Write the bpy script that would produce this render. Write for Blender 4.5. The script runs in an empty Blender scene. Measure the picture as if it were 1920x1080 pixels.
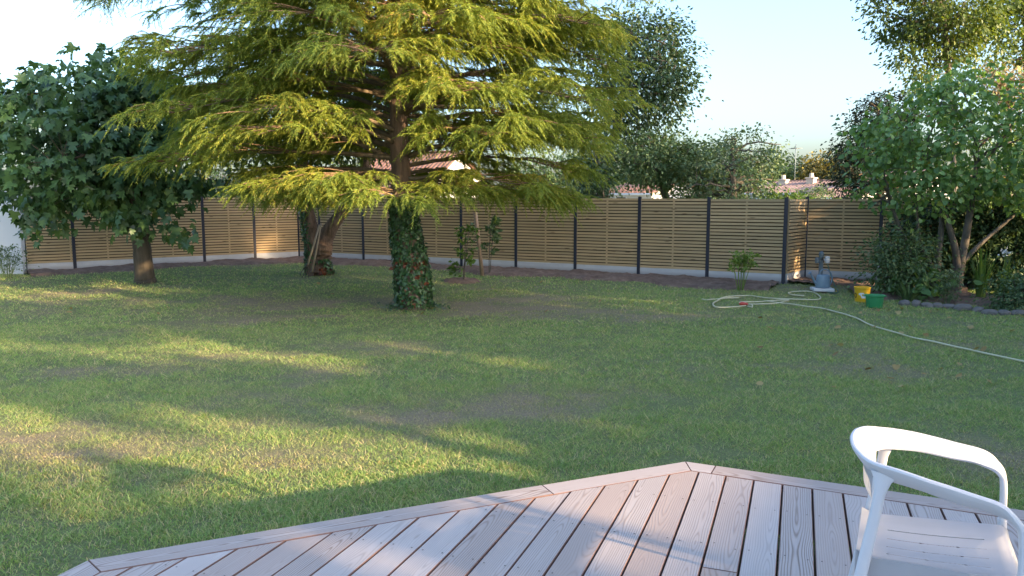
import bpy, bmesh, math
import numpy as np
from mathutils import Vector, Matrix

S = bpy.context.scene
COL = S.collection
R = math.radians

# ------------------------------------------------------------------ camera
EYE = 1.95                       # metres above the lawn
FOC = 1442.0                     # focal length in pixels of a 1920 wide picture
PITCH = math.atan(170 / FOC)
cam_data = bpy.data.cameras.new("camera")
cam_data.sensor_width = 36.0
cam_data.lens = 36.0 * FOC / 1920
cam_data.clip_start = 0.05
cam_data.clip_end = 3000
camera = bpy.data.objects.new("camera", cam_data)
camera.location = (0, 0, EYE)
camera.rotation_euler = (math.pi / 2 - PITCH, 0, 0)
COL.objects.link(camera)
S.camera = camera

# ------------------------------------------------------------------ light
SUN_EL = R(13.0)
SUN_AZ = math.atan2(0.82, -0.57)          # clockwise from +Y
to_sun = Vector((math.sin(SUN_AZ) * math.cos(SUN_EL), math.cos(SUN_AZ) * math.cos(SUN_EL), math.sin(SUN_EL)))
world = bpy.data.worlds.new("World")
S.world = world
world.use_nodes = True
wn = world.node_tree
wn.nodes.clear()
sky = wn.nodes.new("ShaderNodeTexSky")
sky.sky_type = 'NISHITA'
sky.sun_disc = False
sky.sun_elevation = SUN_EL
sky.sun_rotation = SUN_AZ
sky.altitude = 20
sky.air_density = 1.0
sky.dust_density = 3.7
sky.ozone_density = 4.6
bg = wn.nodes.new("ShaderNodeBackground")
bg.inputs["Strength"].default_value = 0.15
wo = wn.nodes.new("ShaderNodeOutputWorld")
wn.links.new(sky.outputs[0], bg.inputs[0])
wn.links.new(bg.outputs[0], wo.inputs[0])
sun_data = bpy.data.lights.new("sun", 'SUN')
sun_data.energy = 2.4
sun_data.angle = R(0.8)
sun_data.color = (1.0, 0.82, 0.58)
sun = bpy.data.objects.new("sun", sun_data)
sun.rotation_euler = (-to_sun).to_track_quat('-Z', 'Y').to_euler()
sun.location = (10, -5, 20)
COL.objects.link(sun)
S.view_settings.view_transform = 'Standard'
S.view_settings.look = 'None'
S.view_settings.exposure = 2.6
S.view_settings.gamma = 1.0
S.view_settings.use_curve_mapping = False
S.view_settings.use_white_balance = True          # camera balanced for open shade
S.view_settings.white_balance_temperature = 8000
S.view_settings.white_balance_tint = 15
S.render.engine = 'CYCLES'
S.cycles.use_denoising = True
S.render.filter_size = 1.15
S.cycles.max_bounces = 6
S.cycles.diffuse_bounces = 3
S.cycles.transmission_bounces = 4
S.cycles.transparent_max_bounces = 4

# ------------------------------------------------------------------ helpers
def tag(o, label=None, category=None, group=None, kind=None):
    for k, v in (("label", label), ("category", category), ("group", group), ("kind", kind)):
        if v:
            o[k] = v
    return o

def link(o, parent=None):
    COL.objects.link(o)
    if parent is not None:
        o.parent = parent
    return o

def thing(name, label, category, loc=(0, 0, 0), rot=0.0, group=None):
    o = bpy.data.objects.new(name, None)
    o.empty_display_size = 0.2
    o.location = loc
    o.rotation_euler = (0, 0, rot)
    link(o)
    return tag(o, label, category, group)

def mesh_np(name, V, F, mats, mat_idx=None, smooth=False):
    """V (n,3) array; F list of face index arrays, each (m,k) with one k"""
    me = bpy.data.meshes.new(name)
    V = np.asarray(V, dtype=np.float32)
    if not isinstance(F, list):
        F = [F]
    F = [np.asarray(f, dtype=np.int32) for f in F if len(f)]
    me.vertices.add(len(V))
    me.vertices.foreach_set("co", V.ravel())
    tot = np.concatenate([np.full(len(f), f.shape[1], dtype=np.int32) for f in F])
    idx = np.concatenate([f.ravel() for f in F])
    start = np.concatenate([[0], np.cumsum(tot)[:-1]]).astype(np.int32)
    me.loops.add(len(idx))
    me.loops.foreach_set("vertex_index", idx)
    me.polygons.add(len(tot))
    me.polygons.foreach_set("loop_start", start)
    if mat_idx is not None:
        me.polygons.foreach_set("material_index", np.asarray(mat_idx, dtype=np.int32))
    if smooth:
        me.polygons.foreach_set("use_smooth", np.ones(len(tot), dtype=bool))
    me.update(calc_edges=True)
    me.validate()
    for m in (mats if isinstance(mats, (list, tuple)) else [mats]):
        me.materials.append(m)
    return me

def add_np(name, V, F, mats, parent=None, **kw):
    return link(bpy.data.objects.new(name, mesh_np(name, V, F, mats, **kw)), parent)

def finish(name, bm, mats, parent=None, smooth=False, loc=None, rot=None):
    bmesh.ops.recalc_face_normals(bm, faces=bm.faces)
    me = bpy.data.meshes.new(name)
    bm.to_mesh(me)
    bm.free()
    for m in (mats if isinstance(mats, (list, tuple)) else [mats]):
        me.materials.append(m)
    if smooth:
        me.polygons.foreach_set("use_smooth", [True] * len(me.polygons))
        me.set_sharp_from_angle(angle=R(40))
    o = bpy.data.objects.new(name, me)
    if loc is not None:
        o.location = loc
    if rot is not None:
        o.rotation_euler = rot
    return link(o, parent)

def box(bm, c, s, rz=0.0, bevel=0.0, mi=0):
    M = Matrix.Translation(c) @ Matrix.Rotation(rz, 4, 'Z') @ Matrix.Diagonal((s[0], s[1], s[2], 1))
    r = bmesh.ops.create_cube(bm, size=1.0, matrix=M)
    fs = set(f for v in r['verts'] for f in v.link_faces)
    for f in fs:
        f.material_index = mi
    if bevel > 0:
        es = list(set(e for v in r['verts'] for e in v.link_edges))
        bmesh.ops.bevel(bm, geom=es, offset=bevel, segments=1, affect='EDGES')

def tube_arrays(paths, sides=6, cap=True):
    """paths: list of (pts (n,3), radii (n,)).  returns V, quads"""
    Vs, Fs, off = [], [], 0
    ang = np.linspace(0, 2 * np.pi, sides, endpoint=False)
    ca, sa = np.cos(ang), np.sin(ang)
    tips = []
    for pts, rad in paths:
        pts = np.asarray(pts, float)
        rad = np.asarray(rad, float)
        n = len(pts)
        T = np.gradient(pts, axis=0)
        T /= np.linalg.norm(T, axis=1, keepdims=True) + 1e-9
        ref = np.array([0, 0, 1.0]) if abs(T[0, 2]) < 0.8 else np.array([1.0, 0, 0])
        U = np.cross(T, ref)
        U /= np.linalg.norm(U, axis=1, keepdims=True) + 1e-9
        W = np.cross(T, U)
        ring = pts[:, None, :] + rad[:, None, None] * (ca[None, :, None] * U[:, None, :] + sa[None, :, None] * W[:, None, :])
        Vs.append(ring.reshape(-1, 3))
        i = np.arange(n - 1)[:, None] * sides
        j = np.arange(sides)[None, :]
        j2 = (j + 1) % sides
        f = np.stack([i + j, i + j2, i + sides + j2, i + sides + j], axis=-1).reshape(-1, 4) + off
        Fs.append(f)
        if cap:
            k = off + (n - 1) * sides
            for m in range(1, sides - 1):
                tips.append((k, k + m, k + m + 1))
            for m in range(1, sides - 1):
                tips.append((off, off + m + 1, off + m))
        off += n * sides
    F = [np.concatenate(Fs)]
    if tips:
        F.append(np.array(tips))
    return np.concatenate(Vs), F

def bez(a, b, c, n):
    t = np.linspace(0, 1, n)[:, None]
    a, b, c = (np.asarray(v, float) for v in (a, b, c))
    return (1 - t) ** 2 * a + 2 * t * (1 - t) * b + t ** 2 * c

def spline(pts, n=40):
    """Catmull-Rom through pts"""
    P = np.asarray(pts, float)
    P = np.vstack([2 * P[0] - P[1], P, 2 * P[-1] - P[-2]])
    out = []
    m = len(P) - 3
    for u in np.linspace(0, m - 1e-6, n):
        i = int(u)
        t = u - i
        p0, p1, p2, p3 = P[i:i + 4]
        out.append(0.5 * ((2 * p1) + (-p0 + p2) * t + (2 * p0 - 5 * p1 + 4 * p2 - p3) * t * t + (-p0 + 3 * p1 - 3 * p2 + p3) * t ** 3))
    return np.array(out)

def smooth01(x):
    x = np.clip(x, 0, 1)
    return x * x * (3 - 2 * x)

def ground_z(x, y):
    return 0.08 * smooth01((np.asarray(y, float) - 12) / 10)

CP, SP = math.cos(PITCH), math.sin(PITCH)
def ray(u, v):
    dx, dy = (u - 960) / FOC, (540 - v) / FOC
    return np.array([dx, CP + dy * SP, dy * CP - SP])

def on_level(u, v, z=0.0):
    d = ray(u, v)
    return np.array([0, 0, EYE]) + d * ((z - EYE) / d[2])

def on_ground(u, v):
    p = on_level(u, v, 0.0)
    p = on_level(u, v, float(ground_z(p[0], p[1])))
    return p

def at_depth(u, v, y):
    d = ray(u, v)
    return np.array([0, 0, EYE]) + d * (y / d[1])

def unit(a):
    return a / (np.linalg.norm(a, axis=-1, keepdims=True) + 1e-9)

# value noise for geometry (deterministic)
def vnoise(x, y, seed=0):
    x = np.asarray(x, float); y = np.asarray(y, float)
    xi = np.floor(x).astype(np.int64); yi = np.floor(y).astype(np.int64)
    xf = x - xi; yf = y - yi
    def h(a, b):
        n = (a * 374761393 + b * 668265263 + seed * 1442695041) & 0xffffffff
        n = ((n ^ (n >> 13)) * 1274126177) & 0xffffffff
        return ((n ^ (n >> 16)) & 0xffff) / 65535.0
    u = xf * xf * (3 - 2 * xf); v = yf * yf * (3 - 2 * yf)
    return (h(xi, yi) * (1 - u) + h(xi + 1, yi) * u) * (1 - v) + (h(xi, yi + 1) * (1 - u) + h(xi + 1, yi + 1) * u) * v

# ------------------------------------------------------------------ materials
class NT:
    def __init__(self, name):
        self.m = bpy.data.materials.new(name)
        self.m.use_nodes = True
        self.t = self.m.node_tree
        self.t.nodes.clear()
        self.out = self.n("ShaderNodeOutputMaterial")
    def n(self, kind, **kw):
        nd = self.t.nodes.new(kind)
        for k, v in kw.items():
            setattr(nd, k, v)
        return nd
    def l(self, a, b):
        self.t.links.new(a, b)
    def val(self, sock, v):
        if hasattr(v, "is_output"):
            self.l(v, sock)
        else:
            sock.default_value = v
    def math(self, op, a, b=0.0, c=None, clamp=False):
        nd = self.n("ShaderNodeMath", operation=op, use_clamp=clamp)
        self.val(nd.inputs[0], a)
        self.val(nd.inputs[1], b)
        if c is not None:
            self.val(nd.inputs[2], c)
        return nd.outputs[0]
    def ramp(self, fac, stops, interp='LINEAR'):
        nd = self.n("ShaderNodeValToRGB")
        nd.color_ramp.interpolation = interp
        cr = nd.color_ramp
        while len(cr.elements) < len(stops):
            cr.elements.new(0.5)
        for e, (p, c) in zip(cr.elements, stops):
            e.position = p
            e.color = (*c, 1) if len(c) == 3 else c
        self.val(nd.inputs[0], fac)
        return nd.outputs[0]
    def mix(self, fac, a, b, mode='MIX'):
        nd = self.n("ShaderNodeMix", data_type='RGBA', blend_type=mode)
        self.val(nd.inputs[0], fac)
        for s, v in ((nd.inputs[6], a), (nd.inputs[7], b)):
            if hasattr(v, "is_output"):
                self.l(v, s)
            else:
                s.default_value = (*v, 1) if len(v) == 3 else v
        return nd.outputs[2]
    def noise(self, vec, scale, detail=4, rough=0.6, dist=0.0, out=0):
        nd = self.n("ShaderNodeTexNoise")
        if vec is not None:
            self.l(vec, nd.inputs["Vector"])
        nd.inputs["Scale"].default_value = scale
        nd.inputs["Detail"].default_value = detail
        nd.inputs["Roughness"].default_value = rough
        nd.inputs["Distortion"].default_value = dist
        return nd.outputs[out]
    def mapping(self, vec, scale=(1, 1, 1), loc=None):
        nd = self.n("ShaderNodeMapping")
        self.l(vec, nd.inputs[0])
        nd.inputs["Scale"].default_value = scale
        if loc is not None:
            self.val(nd.inputs["Location"], loc)
        return nd.outputs[0]
    def bump(self, h, strength=0.3, dist=0.01):
        nd = self.n("ShaderNodeBump")
        nd.inputs["Strength"].default_value = strength
        nd.inputs["Distance"].default_value = dist
        self.l(h, nd.inputs["Height"])
        return nd.outputs[0]
    def pbr(self, col, rough=0.6, normal=None, spec=0.5, metal=0.0):
        b = self.n("ShaderNodeBsdfPrincipled")
        self.val(b.inputs["Base Color"], (*col, 1) if isinstance(col, tuple) and len(col) == 3 else col)
        self.val(b.inputs["Roughness"], rough)
        b.inputs["Specular IOR Level"].default_value = spec
        b.inputs["Metallic"].default_value = metal
        if normal is not None:
            self.l(normal, b.inputs["Normal"])
        return b.outputs[0]
    def done(self, shader):
        self.l(shader, self.out.inputs[0])
        return self.m
    def pos(self):
        return self.n("ShaderNodeNewGeometry").outputs["Position"]
    def island(self):
        g = self.n("ShaderNodeNewGeometry").outputs["Random Per Island"]
        o = self.n("ShaderNodeObjectInfo").outputs["Random"]
        return self.math('FRACT', self.math('ADD', g, o))
    def orand(self):
        return self.n("ShaderNodeObjectInfo").outputs["Random"]
    def obj(self):
        return self.n("ShaderNodeTexCoord").outputs["Object"]

def leaf_mat(name, stops, trans=0.35, rough=0.5, spec=0.35, noise_scale=1.2, tcol=(1.3, 1.25, 0.55)):
    """leaf colours picked per leaf (and a little per region of the crown)"""
    k = NT(name)
    r = k.island()
    big = k.noise(k.pos(), noise_scale, 2)
    f = k.math('ADD', k.math('MULTIPLY', r, 0.7), k.math('MULTIPLY', k.math('SUBTRACT', big, 0.35), 0.9), clamp=True)
    col = k.ramp(f, stops)
    s1 = k.pbr(col, rough, spec=spec)
    t = k.n("ShaderNodeBsdfTranslucent")
    k.l(k.mix(1.0, col, tcol, 'MULTIPLY'), t.inputs[0])
    mx = k.n("ShaderNodeMixShader")
    mx.inputs[0].default_value = trans
    k.l(s1, mx.inputs[1]); k.l(t.outputs[0], mx.inputs[2])
    return k.done(mx.outputs[0])

def bark_mat(name, a, b, scale=(1, 1, 0.25), freq=14, strength=0.8):
    k = NT(name)
    p = k.mapping(k.pos(), scale)
    n1 = k.noise(p, freq, 5, 0.65, 0.6)
    n2 = k.noise(k.pos(), 2.3, 3)
    c = k.ramp(n1, [(0.3, a), (0.68, b)])
    c = k.mix(k.math('MULTIPLY', n2, 0.35), c, (0.10, 0.11, 0.075))
    return k.done(k.pbr(c, 0.9, k.bump(n1, strength, 0.03), spec=0.2))

def plain(name, col, rough=0.5, vary=0.12, scale=6.0, bump=0.0, spec=0.5, metal=0.0):
    k = NT(name)
    n = k.noise(k.obj(), scale, 4)
    c = k.mix(k.math('MULTIPLY', n, 1.0), tuple(x * (1 - vary) for x in col), tuple(min(1, x * (1 + vary)) for x in col))
    nb = k.bump(k.noise(k.obj(), scale * 8, 3), bump, 0.01) if bump else None
    return k.done(k.pbr(c, rough, nb, spec, metal))

M = {}
M['cedar'] = leaf_mat('cedar_needles', [(0.0, (0.117, 0.183, 0.042)), (0.45, (0.206, 0.278, 0.053)), (0.8, (0.344, 0.356, 0.065)), (1.0, (0.472, 0.330, 0.085))], 0.40, 0.6, 0.25, 0.5)
M['plane'] = leaf_mat('plane_leaves', [(0.0, (0.036, 0.093, 0.039)), (0.6, (0.065, 0.147, 0.053)), (0.93, (0.114, 0.202, 0.053)), (1.0, (0.260, 0.232, 0.039))], 0.25, 0.42, 0.5, 0.8)
M['redbud'] = leaf_mat('redbud_leaves', [(0.0, (0.083, 0.178, 0.061)), (0.6, (0.147, 0.284, 0.084)), (0.90, (0.235, 0.357, 0.095)), (0.97, (0.376, 0.274, 0.069)), (1.0, (0.470, 0.126, 0.061))], 0.33, 0.45, 0.4, 0.8)
M['ivy'] = leaf_mat('ivy_leaves', [(0.0, (0.024, 0.068, 0.024)), (0.6, (0.043, 0.115, 0.035)), (1.0, (0.081, 0.162, 0.047))], 0.15, 0.38, 0.5, 2.0)
M['ivy_red'] = leaf_mat('ivy_red_leaves', [(0.0, (0.14, 0.028, 0.014)), (1.0, (0.24, 0.07, 0.025))], 0.25, 0.45, 0.4, 2.0)
M['tree_mid'] = leaf_mat('broad_leaves', [(0.0, (0.057, 0.113, 0.046)), (0.6, (0.099, 0.170, 0.065)), (1.0, (0.189, 0.236, 0.095))], 0.28, 0.5, 0.4, 0.5)
M['tree_dark'] = leaf_mat('dark_leaves', [(0.0, (0.026, 0.059, 0.026)), (0.7, (0.049, 0.098, 0.039)), (1.0, (0.090, 0.139, 0.049))], 0.2, 0.5, 0.4, 0.5)
M['poplar'] = leaf_mat('poplar_leaves', [(0.0, (0.056, 0.102, 0.029)), (0.6, (0.107, 0.156, 0.037)), (1.0, (0.194, 0.216, 0.046))], 0.35, 0.5, 0.4, 0.35)
M['pine'] = leaf_mat('pine_needles', [(0.0, (0.012, 0.024, 0.016)), (1.0, (0.030, 0.050, 0.026))], 0.1, 0.6, 0.2, 0.5)
M['apple'] = leaf_mat('apple_leaves', [(0.0, (0.076, 0.132, 0.065)), (0.7, (0.132, 0.198, 0.095)), (1.0, (0.246, 0.284, 0.132))], 0.28, 0.5, 0.4, 0.6)
M['flower'] = leaf_mat('seed_plumes', [(0.0, (0.20, 0.16, 0.09)), (1.0, (0.36, 0.28, 0.17))], 0.25, 0.7, 0.2, 0.6)
M['bright'] = leaf_mat('fresh_leaves', [(0.0, (0.066, 0.132, 0.026)), (0.7, (0.120, 0.216, 0.042)), (1.0, (0.216, 0.264, 0.060))], 0.35, 0.5, 0.4, 2.0)
M['pale_plant'] = leaf_mat('pale_stem_leaves', [(0.0, (0.13, 0.22, 0.05)), (0.7, (0.22, 0.32, 0.075)), (1.0, (0.34, 0.36, 0.10))], 0.35, 0.5, 0.4, 2.0)
M['yellow_tree'] = leaf_mat('yellow_leaves', [(0.0, (0.12, 0.11, 0.025)), (1.0, (0.24, 0.19, 0.04))], 0.3, 0.5, 0.4, 0.6)  # yellow leaf tones for one distant tree
M['bark_brown'] = bark_mat('brown_bark', (0.075, 0.042, 0.030), (0.300, 0.188, 0.135), freq=9, strength=1.0)
M['bark_grey'] = bark_mat('grey_bark', (0.060, 0.050, 0.042), (0.20, 0.165, 0.135), freq=9)
M['bark_pale'] = bark_mat('pale_branch_bark', (0.096, 0.067, 0.043), (0.250, 0.182, 0.117), freq=11)
M['twig'] = bark_mat('cedar_twig_bark', (0.156, 0.088, 0.050), (0.408, 0.248, 0.150), freq=18)
M['bark_plane'] = bark_mat('plane_bark', (0.050, 0.038, 0.028), (0.13, 0.095, 0.070), scale=(1, 1, 0.15), freq=12)

# treated pine for the fence slats
k = NT('treated_pine')
oi = k.orand()
cmb = k.n("ShaderNodeCombineXYZ")
for i, f in enumerate((37.0, 11.0, 5.0)):
    k.l(k.math('MULTIPLY', oi, f), cmb.inputs[i])
p = k.mapping(k.obj(), (1, 1, 1), cmb.outputs[0])
grain = k.noise(k.mapping(p, (1.2, 30, 30)), 3.0, 5, 0.6, 0.4)
c = k.ramp(grain, [(0.28, (0.44, 0.280, 0.145)), (0.55, (0.66, 0.455, 0.250)), (0.8, (0.76, 0.555, 0.325))])
c = k.mix(k.math('MULTIPLY', k.math('FRACT', k.math('MULTIPLY', oi, 7.13)), 0.5), c, (0.34, 0.265, 0.150))
c = k.mix(k.math('MULTIPLY', k.noise(p, 1.1, 2), 0.5), c, (0.42, 0.300, 0.160))
v = k.n("ShaderNodeTexVoronoi", feature='F1')
k.l(k.mapping(p, (2.6, 12, 12)), v.inputs["Vector"])
v.inputs["Scale"].default_value = 1.0
knot = k.ramp(v.outputs["Distance"], [(0.07, (1, 1, 1)), (0.16, (0, 0, 0))])
c = k.mix(k.math('MULTIPLY', knot, 0.75), c, (0.085, 0.042, 0.020))
M['pine_wood'] = k.done(k.pbr(c, 0.75, k.bump(grain, 0.3, 0.004), spec=0.25))

M['gap_shade'] = plain('gap_shade_wood', (0.014, 0.011, 0.009), 0.85, 0.2, 6, spec=0.1)  # near-black colour paints the shade of the gaps onto the rear slats
M['post'] = plain('anthracite_metal', (0.022, 0.026, 0.045), 0.42, 0.1, 3)
k = NT('concrete')
n1 = k.noise(k.pos(), 2.2, 5, 0.6)
n2 = k.noise(k.pos(), 40, 3)
c = k.ramp(n1, [(0.3, (0.48, 0.485, 0.49)), (0.7, (0.62, 0.62, 0.61))])
# splashed earth along the bottom
sep = k.n("ShaderNodeSeparateXYZ")
k.l(k.pos(), sep.inputs[0])
spl = k.math('SUBTRACT', 1.0, k.math('DIVIDE', k.math('ADD', sep.outputs[2], k.math('MULTIPLY', n1, -0.14)), 0.14), clamp=True)
c = k.mix(k.math('MULTIPLY', spl, 0.75), c, (0.16, 0.12, 0.095))
M['concrete'] = k.done(k.pbr(c, 0.85, k.bump(n2, 0.2, 0.005), spec=0.25))

# weathered deck boards with plain-sawn figure
def deck_mat(name, light, dark, tint):
    k = NT(name)
    oi = k.orand()
    sep = k.n("ShaderNodeSeparateXYZ")
    k.l(k.obj(), sep.inputs[0])
    x, y = sep.outputs[0], sep.outputs[1]
    sx = k.math('ADD', x, k.math('MULTIPLY', oi, 91.0))
    cv = k.n("ShaderNodeCombineXYZ")
    k.l(k.math('MULTIPLY', sx, 1.0), cv.inputs[0]); k.l(k.math('MULTIPLY', oi, 33.0), cv.inputs[1])
    big = k.noise(cv.outputs[0], 0.75, 2, 0.5)
    cv2 = k.n("ShaderNodeCombineXYZ")
    k.l(sx, cv2.inputs[0]); k.l(k.math('MULTIPLY', y, 5.0), cv2.inputs[1]); k.l(oi, cv2.inputs[2])
    wob = k.noise(cv2.outputs[0], 3.2, 3, 0.55)
    # knots push the rings aside
    vor = k.n("ShaderNodeTexVoronoi", feature='F1')
    cv3 = k.n("ShaderNodeCombineXYZ")
    k.l(k.math('MULTIPLY', sx, 1.5), cv3.inputs[0]); k.l(k.math('MULTIPLY', y, 5.0), cv3.inputs[1]); k.l(k.math('MULTIPLY', oi, 17), cv3.inputs[2])
    k.l(cv3.outputs[0], vor.inputs["Vector"]); vor.inputs["Scale"].default_value = 1.0
    kd = vor.outputs["Distance"]
    push = k.math('POWER', 2.718, k.math('MULTIPLY', k.math('MULTIPLY', kd, kd), -18.0))
    y0 = k.math('MULTIPLY', k.math('SUBTRACT', k.math('FRACT', k.math('MULTIPLY', oi, 13.7)), 0.5), 0.09)
    a = k.math('ADD', k.math('SUBTRACT', y, y0), k.math('MULTIPLY', k.math('SUBTRACT', wob, 0.5), 0.012))
    d = k.math('ADD', k.math('MULTIPLY', k.math('SUBTRACT', big, 0.42), 0.26), k.math('MULTIPLY', push, 0.035))
    r = k.math('SQRT', k.math('ADD', k.math('MULTIPLY', a, a), k.math('MULTIPLY', d, d)))
    ring = k.math('SINE', k.math('MULTIPLY', r, 640.0))
    ring = k.math('MULTIPLY', k.math('ADD', ring, 1.0), 0.5)
    fine = k.noise(k.mapping(k.obj(), (4, 160, 20)), 1.0, 4, 0.6)
    mott = k.noise(cv2.outputs[0], 1.3, 4, 0.6)
    g = k.math('ADD', k.math('MULTIPLY', k.math('POWER', ring, 3.5), 0.55), k.math('MULTIPLY', fine, 0.45))
    contrast = k.math('ADD', 0.38, k.math('MULTIPLY', k.math('FRACT', k.math('MULTIPLY', oi, 9.77)), 0.85))
    c = k.mix(k.math('MULTIPLY', g, contrast), light, dark)
    c = k.mix(k.math('MULTIPLY', k.math('SUBTRACT', mott, 0.36), 1.5, clamp=True), c, tint)
    hue = k.math('FRACT', k.math('MULTIPLY', oi, 5.31))
    c = k.mix(k.math('MULTIPLY', hue, 0.8), c, k.mix(0.62, c, (0.36, 0.235, 0.175)))
    kn = k.ramp(kd, [(0.035, (1, 1, 1)), (0.085, (0, 0, 0))])
    c = k.mix(k.math('MULTIPLY', kn, 0.55), c, (0.20, 0.125, 0.09))
    return k.done(k.pbr(c, 0.72, k.bump(g, 0.35, 0.002), spec=0.3))
M['deck'] = deck_mat('weathered_larch', (0.58, 0.515, 0.475), (0.18, 0.130, 0.105), (0.44, 0.36, 0.315))
M['deck_side'] = plain('red_larch_side', (0.20, 0.115, 0.092), 0.8, 0.25, 12, spec=0.2)
M['screw'] = plain('dark_steel', (0.06, 0.05, 0.05), 0.4, metal=0.6)

def ground_colour(k, p):
    """lawn colour by place: fresh, dull, dry and worn areas (same field for soil sheet and blades)"""
    big = k.noise(k.mapping(p, (0.55, 1.0, 1)), 0.42, 3, 0.6)
    mid = k.noise(k.mapping(p, (0.8, 1.0, 1)), 3.2, 5, 0.7)
    return big, mid
k = NT('lawn_soil')
p = k.pos()
big, mid = ground_colour(k, p)
fine = k.noise(p, 38, 4, 0.7)
c = k.ramp(fine, [(0.3, (0.11, 0.145, 0.058)), (0.55, (0.175, 0.205, 0.09)), (0.75, (0.26, 0.25, 0.13))])
dry = k.n('ShaderNodeAttribute', attribute_name='dry').outputs['Fac']
drycol = k.ramp(fine, [(0.3, (0.20, 0.150, 0.105)), (0.6, (0.31, 0.24, 0.17)), (0.8, (0.40, 0.32, 0.23))])
c = k.mix(k.math('MULTIPLY', dry, 0.85), c, drycol)
M['ground'] = k.done(k.pbr(c, 0.95, k.bump(fine, 0.9, 0.03), spec=0.1))

k = NT('grass_blade')
p = k.pos()
big, mid = ground_colour(k, p)
r = k.island()
c = k.ramp(r, [(0.0, (0.180, 0.320, 0.100)), (0.5, (0.275, 0.415, 0.145)), (0.74, (0.375, 0.465, 0.190)), (0.86, (0.50, 0.44, 0.25)), (1.0, (0.62, 0.51, 0.31))])
dry = k.n('ShaderNodeAttribute', attribute_name='dry').outputs['Fac']
c = k.mix(k.math('MULTIPLY', k.math('SUBTRACT', mid, .42), 2.2, clamp=True), c, k.mix(1.0, c, (1.25, 1.12, .85), 'MULTIPLY'))
c = k.mix(k.math('MULTIPLY', dry, 0.7), c, k.ramp(r, [(0.0, (0.28, 0.25, 0.13)), (0.5, (0.40, 0.325, 0.19)), (1.0, (0.54, 0.43, 0.27))]))
s1 = k.pbr(c, 0.6, spec=0.2)
t = k.n("ShaderNodeBsdfTranslucent")
k.l(k.mix(1.0, c, (1.25, 1.2, 0.6), 'MULTIPLY'), t.inputs[0])
mx = k.n("ShaderNodeMixShader"); mx.inputs[0].default_value = 0.35
k.l(s1, mx.inputs[1]); k.l(t.outputs[0], mx.inputs[2])
M['grass'] = k.done(mx.outputs[0])

k = NT('turned_earth')
p = k.pos()
n1 = k.noise(p, 5, 5, 0.7); n2 = k.noise(p, 30, 4, 0.7)
c = k.ramp(n1, [(0.3, (0.15, 0.098, 0.075)), (0.6, (0.27, 0.185, 0.142)), (0.8, (0.38, 0.275, 0.215))])
M['soil'] = k.done(k.pbr(c, 0.95, k.bump(n2, 1.0, 0.05), spec=0.1))

M['white_wall'] = plain('white_render', (0.66, 0.66, 0.66), 0.9, 0.06, 1.5, 0.15, spec=0.2)
M['cream_wall'] = plain('cream_render', (0.58, 0.47, 0.36), 0.9, 0.06, 1.5, 0.1, spec=0.2)
M['plastic'] = plain('white_plastic', (0.61, 0.61, 0.62), 0.42, 0.04, 3, spec=0.5)
k = NT('roof_tiles')
p = k.pos()
n1 = k.noise(p, 2.5, 4, 0.7); n2 = k.noise(p, 9, 3)
c = k.ramp(n1, [(0.3, (0.22, 0.10, 0.065)), (0.55, (0.36, 0.17, 0.11)), (0.75, (0.42, 0.27, 0.19))])
c = k.mix(k.math('MULTIPLY', n2, 0.5), c, (0.25, 0.19, 0.16))
M['tiles'] = k.done(k.pbr(c, 0.85, spec=0.2))
k = NT('old_roof_tiles')
p = k.pos()
n1 = k.noise(p, 2.0, 4, 0.7)
c = k.ramp(n1, [(0.3, (0.20, 0.13, 0.11)), (0.55, (0.32, 0.21, 0.18)), (0.75, (0.42, 0.31, 0.26))])
M['tiles_old'] = k.done(k.pbr(c, 0.85, spec=0.2))
M['glass'] = plain('window_glass', (0.03, 0.035, 0.045), 0.08, 0.05, 1, spec=0.8)
M['frame_white'] = plain('white_frame', (0.7, 0.7, 0.7), 0.5)
M['can'] = plain('blue_grey_plastic', (0.16, 0.25, 0.31), 0.45, 0.08, 8)
M['yellow'] = plain('yellow_plastic', (0.78, 0.42, 0.025), 0.42, 0.06, 6)
M['green_tub'] = plain('green_plastic', (0.012, 0.26, 0.10), 0.4, 0.06, 6)
M['hose'] = plain('cream_hose', (0.56, 0.52, 0.34), 0.5, 0.12, 4)
M['hose_green'] = plain('green_hose', (0.03, 0.13, 0.09), 0.45)
M['red'] = plain('red_plastic', (0.62, 0.075, 0.05), 0.4)
M['stone'] = plain('edging_stone', (0.168, 0.152, 0.136), 0.9, 0.4, 9, 0.5, spec=0.2)
M['slab'] = plain('white_slab', (0.62, 0.62, 0.60), 0.8, 0.1, 9, 0.2)
M['pump'] = plain('grey_green_metal', (0.14, 0.18, 0.19), 0.5, 0.2, 9)
M['black'] = plain('black_rubber', (0.02, 0.02, 0.02), 0.5)
M['wood_handle'] = plain('ash_handle', (0.36, 0.28, 0.19), 0.65, 0.2, 12)
M['iron'] = plain('rusty_iron', (0.09, 0.065, 0.05), 0.6, 0.3, 20, metal=0.4)
M['stake'] = plain('stake_wood', (0.30, 0.20, 0.13), 0.8, 0.25, 9)
M['leaf_litter'] = leaf_mat('dry_leaf', [(0.0, (0.22, 0.12, 0.05)), (0.5, (0.36, 0.24, 0.10)), (1.0, (0.50, 0.42, 0.20))], 0.2, 0.7, 0.2, 1.0)
M['label_white'] = plain('white_print', (0.75, 0.75, 0.72), 0.5)
M['white_bloom'] = plain('white_petals', (0.75, 0.75, 0.72), 0.6)

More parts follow.
